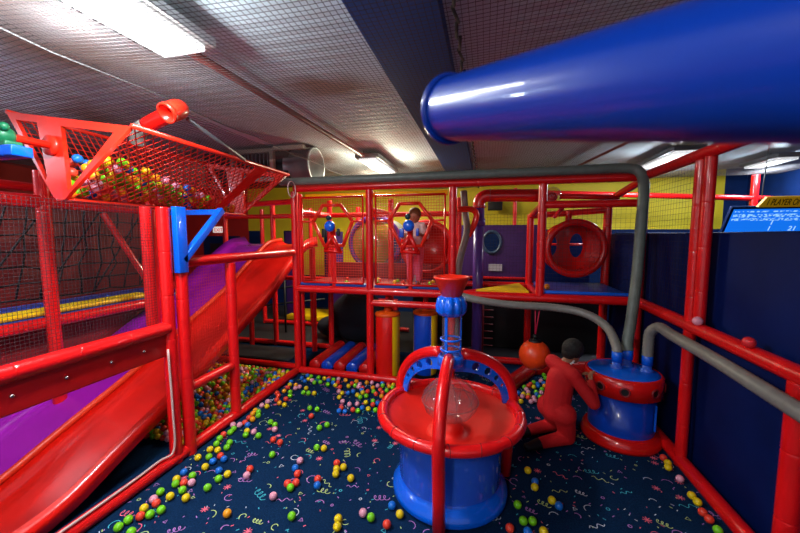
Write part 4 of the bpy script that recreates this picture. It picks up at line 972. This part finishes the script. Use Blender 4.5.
px('R', [(625, 299, 'y'), (652, 341, 'b'), (651, 361, 'y'), (715, 411, 'y'), (735, 432, 'b'), (587, 427, 'g'), (530, 487, 'r'), (608, 487, 'g'), (643, 488, 'g'), (646, 511, 'b'), (684, 527, 'y'), (655, 533, 'y')], 360, 390, 3.725)
px('N', [(117, 375, 'g'), (119, 430, 'b'), (145, 453, 'y'), (100, 500, 'r')], 360, 390, 3.725)
px('W', [(103, 305, 'b'), (104, 320, 'r'), (122, 316, 'y'), (133, 336, 'y'), (133, 351, 'y'), (175, 387, 'p'), (198, 429, 'y'), (214, 447, 'y'), (228, 475, 'r'), (255, 487, 'r'), (270, 525, 'g')], 620, 340, 2.76)
cl = ['green', 'green', 'yellow', 'yellow', 'red', 'red', 'blue', 'pink', 'orange']
def scatter(zone, n, fn):
    k = 0; tr = 0
    while k < n and tr < n * 30:
        tr += 1; p = fn()
        if addball(zone, rb.choice(cl), p): k += 1
scatter('beside the farther part of the slide cage rail', 34, lambda: on_z(*(lambda t: (180 + (160 + t * 150) / 2.764 + rb.gauss(0, 3.2), 340 + (230 - t * 120) / 2.764 + 3 + rb.gauss(0, 3.2)))(rb.random()), BR) if True else 0)
scatter('on the carpet before the rear floor rail', 44, lambda: (rb.uniform(-2.45, -1.0), 4.38 - abs(rb.gauss(0, .13)), BR))
scatter('in the cluster on the carpet before the punch bags', 30, lambda: on_z(180 + rb.uniform(430, 565) / 2.764, 340 + rb.uniform(125, 196) / 2.764, BR))
def rpit():
    while True:
        p = on_z(rb.uniform(500, 549), rb.uniform(367, 402) , BR)
        if p.y < 4.22 + max(0, p.x - .2) * 1.9 and p.x < 1.3: return p
scatter('in the pit behind the kneeling person', 58, rpit)
# drop any that would sit inside the floor rails
def near_rail(p):
    for a, b, r in (((.16, 4.3), (.7, 5.3), .14), ((.7, 5.3), (1.7, 5.55), .14), ((-.36, 4.44), (.16, 4.3), .09), ((FX, 4.5), (-.36, 4.44), .09)):
        a, b = Vector(a), Vector(b); q = Vector((p.x, p.y)); t = max(0, min(1, (q - a).dot(b - a) / (b - a).length_squared))
        if (a.lerp(b, t) - q).length < r and p.z < .15: return True
    return p.x < FX + .09 and p.z < .2 and p.x > -2.71
balls[:] = [b for b in balls if not near_rail(b[2])]
# hopper
BR = .036
def hop():
    y = rb.uniform(2.1, 3.9); top = 2.62 - (y - 2.0) * .14; z = rb.uniform(2.285 + BR, top); wl = -3.22 - (z - 2.3) * .6 + BR + .02; wr = -3.07 + (z - 2.3) * 1.34 - BR - .04
    return (rb.uniform(wl, max(wl + .01, wr)), y, z)
ncar = len(balls)
k = 0
for _ in range(9000):
    p = Vector(hop()); 
    if free(p): 
        zone = 'near end' if p.y < 2.6 else ('middle' if p.y < 3.25 else 'far end')
        balls.append(('in the %s of the mesh hopper' % zone, rb.choice(['green', 'yellow', 'yellow', 'orange', 'red', 'blue', 'pink', 'green']), p)); grid.setdefault(tuple(int(math.floor(c / .08)) for c in p), []).append(p); k += 1
        if k >= 150: break
BR = .029
hopper_balls = balls[ncar:]
hopper_balls.sort(key=lambda b: -b[2].x * .6 - b[2].z * 1.0)      # those against the near mesh show largest
stuff_extra = hopper_balls[78:]
balls = balls[:ncar] + hopper_balls[:78]
# deck balls
scatter('on the deck behind the gun windows', 14, lambda: (rb.uniform(-2.3, -.7), rb.uniform(4.72, 5.3), DK + .05 + BR))
room_left = 298 - len(balls)
# left pit: hexagonal rough layer
pit = []
yy = 2.62; row = 0
while yy < 4.5:
    xx = -4.1 + (row % 2) * BR
    while xx < FX - .1:
        p = Vector((xx + rb.uniform(-.006, .006), yy + rb.uniform(-.006, .006), BR + rb.uniform(0, .012)))
        sz = .27 + (yy - 2.68) * .72 if yy > 2.68 else .2
        if not (p.x < -2.72 and sz < .2): pit.append(p)
        xx += 2 * BR * 1.1
    yy += BR * 1.95; row += 1
pit = [p for p in pit if p.y < 4.47 and rb.random() < .97]
top = [p + Vector((BR, BR * .6, BR * 1.55)) for p in pit if rb.random() < .3 and p.x < -2.82 and p.y < 4.36]
vis = sorted(top + pit, key=lambda p: (p - Vector((0, 0, 2))).length - (.25 if p.z > .06 else 0))
ind = vis[:max(0, room_left)]; rest = vis[max(0, room_left):]
for p in ind: balls.append(('in the left ball pit under the red slide' if False else 'in the ball pit under the red slide', rb.choice(cl), p))
# stuff object for the remaining pit balls
cn = list(COLS)
mb = MB()
for p in rest: mb.sphere(p, BR, 10, 7, mi=cn.index(rb.choice(cl)))
tag(mb.build('pit_balls', [bmats[c] for c in cn]), 'dense layer of small coloured balls filling the pit under the slide', 'balls', kind='stuff')
mb = MB()
for z_, c_, p in stuff_extra: mb.sphere(p, .036, 12, 8, mi=cn.index(c_))
tag(mb.build('hopper_balls', [bmats[c] for c in cn]), 'coloured balls packed deep inside the mesh hopper', 'balls', kind='stuff')
# link the individual balls, each with its own description where rank allows
from collections import defaultdict
by = defaultdict(list)
for zone, col, p in balls: by[zone, col].append(p)
ordw = ['nearest', 'second nearest', 'third nearest', 'fourth nearest', 'fifth nearest', 'sixth nearest', 'seventh nearest', 'eighth nearest', 'ninth nearest', 'tenth nearest', 'eleventh nearest', 'twelfth nearest', 'thirteenth nearest', 'fourteenth nearest', 'fifteenth nearest', 'sixteenth nearest', 'seventeenth nearest', 'eighteenth nearest', 'nineteenth nearest', 'twentieth nearest']
for (zone, col), ps in by.items():
    ps.sort(key=lambda p: (p - Vector((0, 0, 2))).length); n = len(ps)
    for i, p in enumerate(ps):
        if n == 1: lb = 'only %s plastic ball %s' % (col, zone)
        elif n <= 21: lb = ('farthest' if i == n - 1 else ordw[i]) + ' %s ball %s' % (col, zone)
        else: lb = ordw[i] + ' %s ball %s' % (col, zone) if i < 20 else 'one of the farther %s balls %s' % (col, zone)
        o = bpy.data.objects.new('plastic_ball', protos[col]); COL.objects.link(o); o.location = p
        o.scale = (rad(zone) / BR,) * 3; o.rotation_euler = (rb.random() * 3, rb.random() * 3, 0)
        tag(o, lb, 'ball', 'plastic balls ' + (zone if not lb.startswith('one of') else zone + ', farther %s ones' % col))
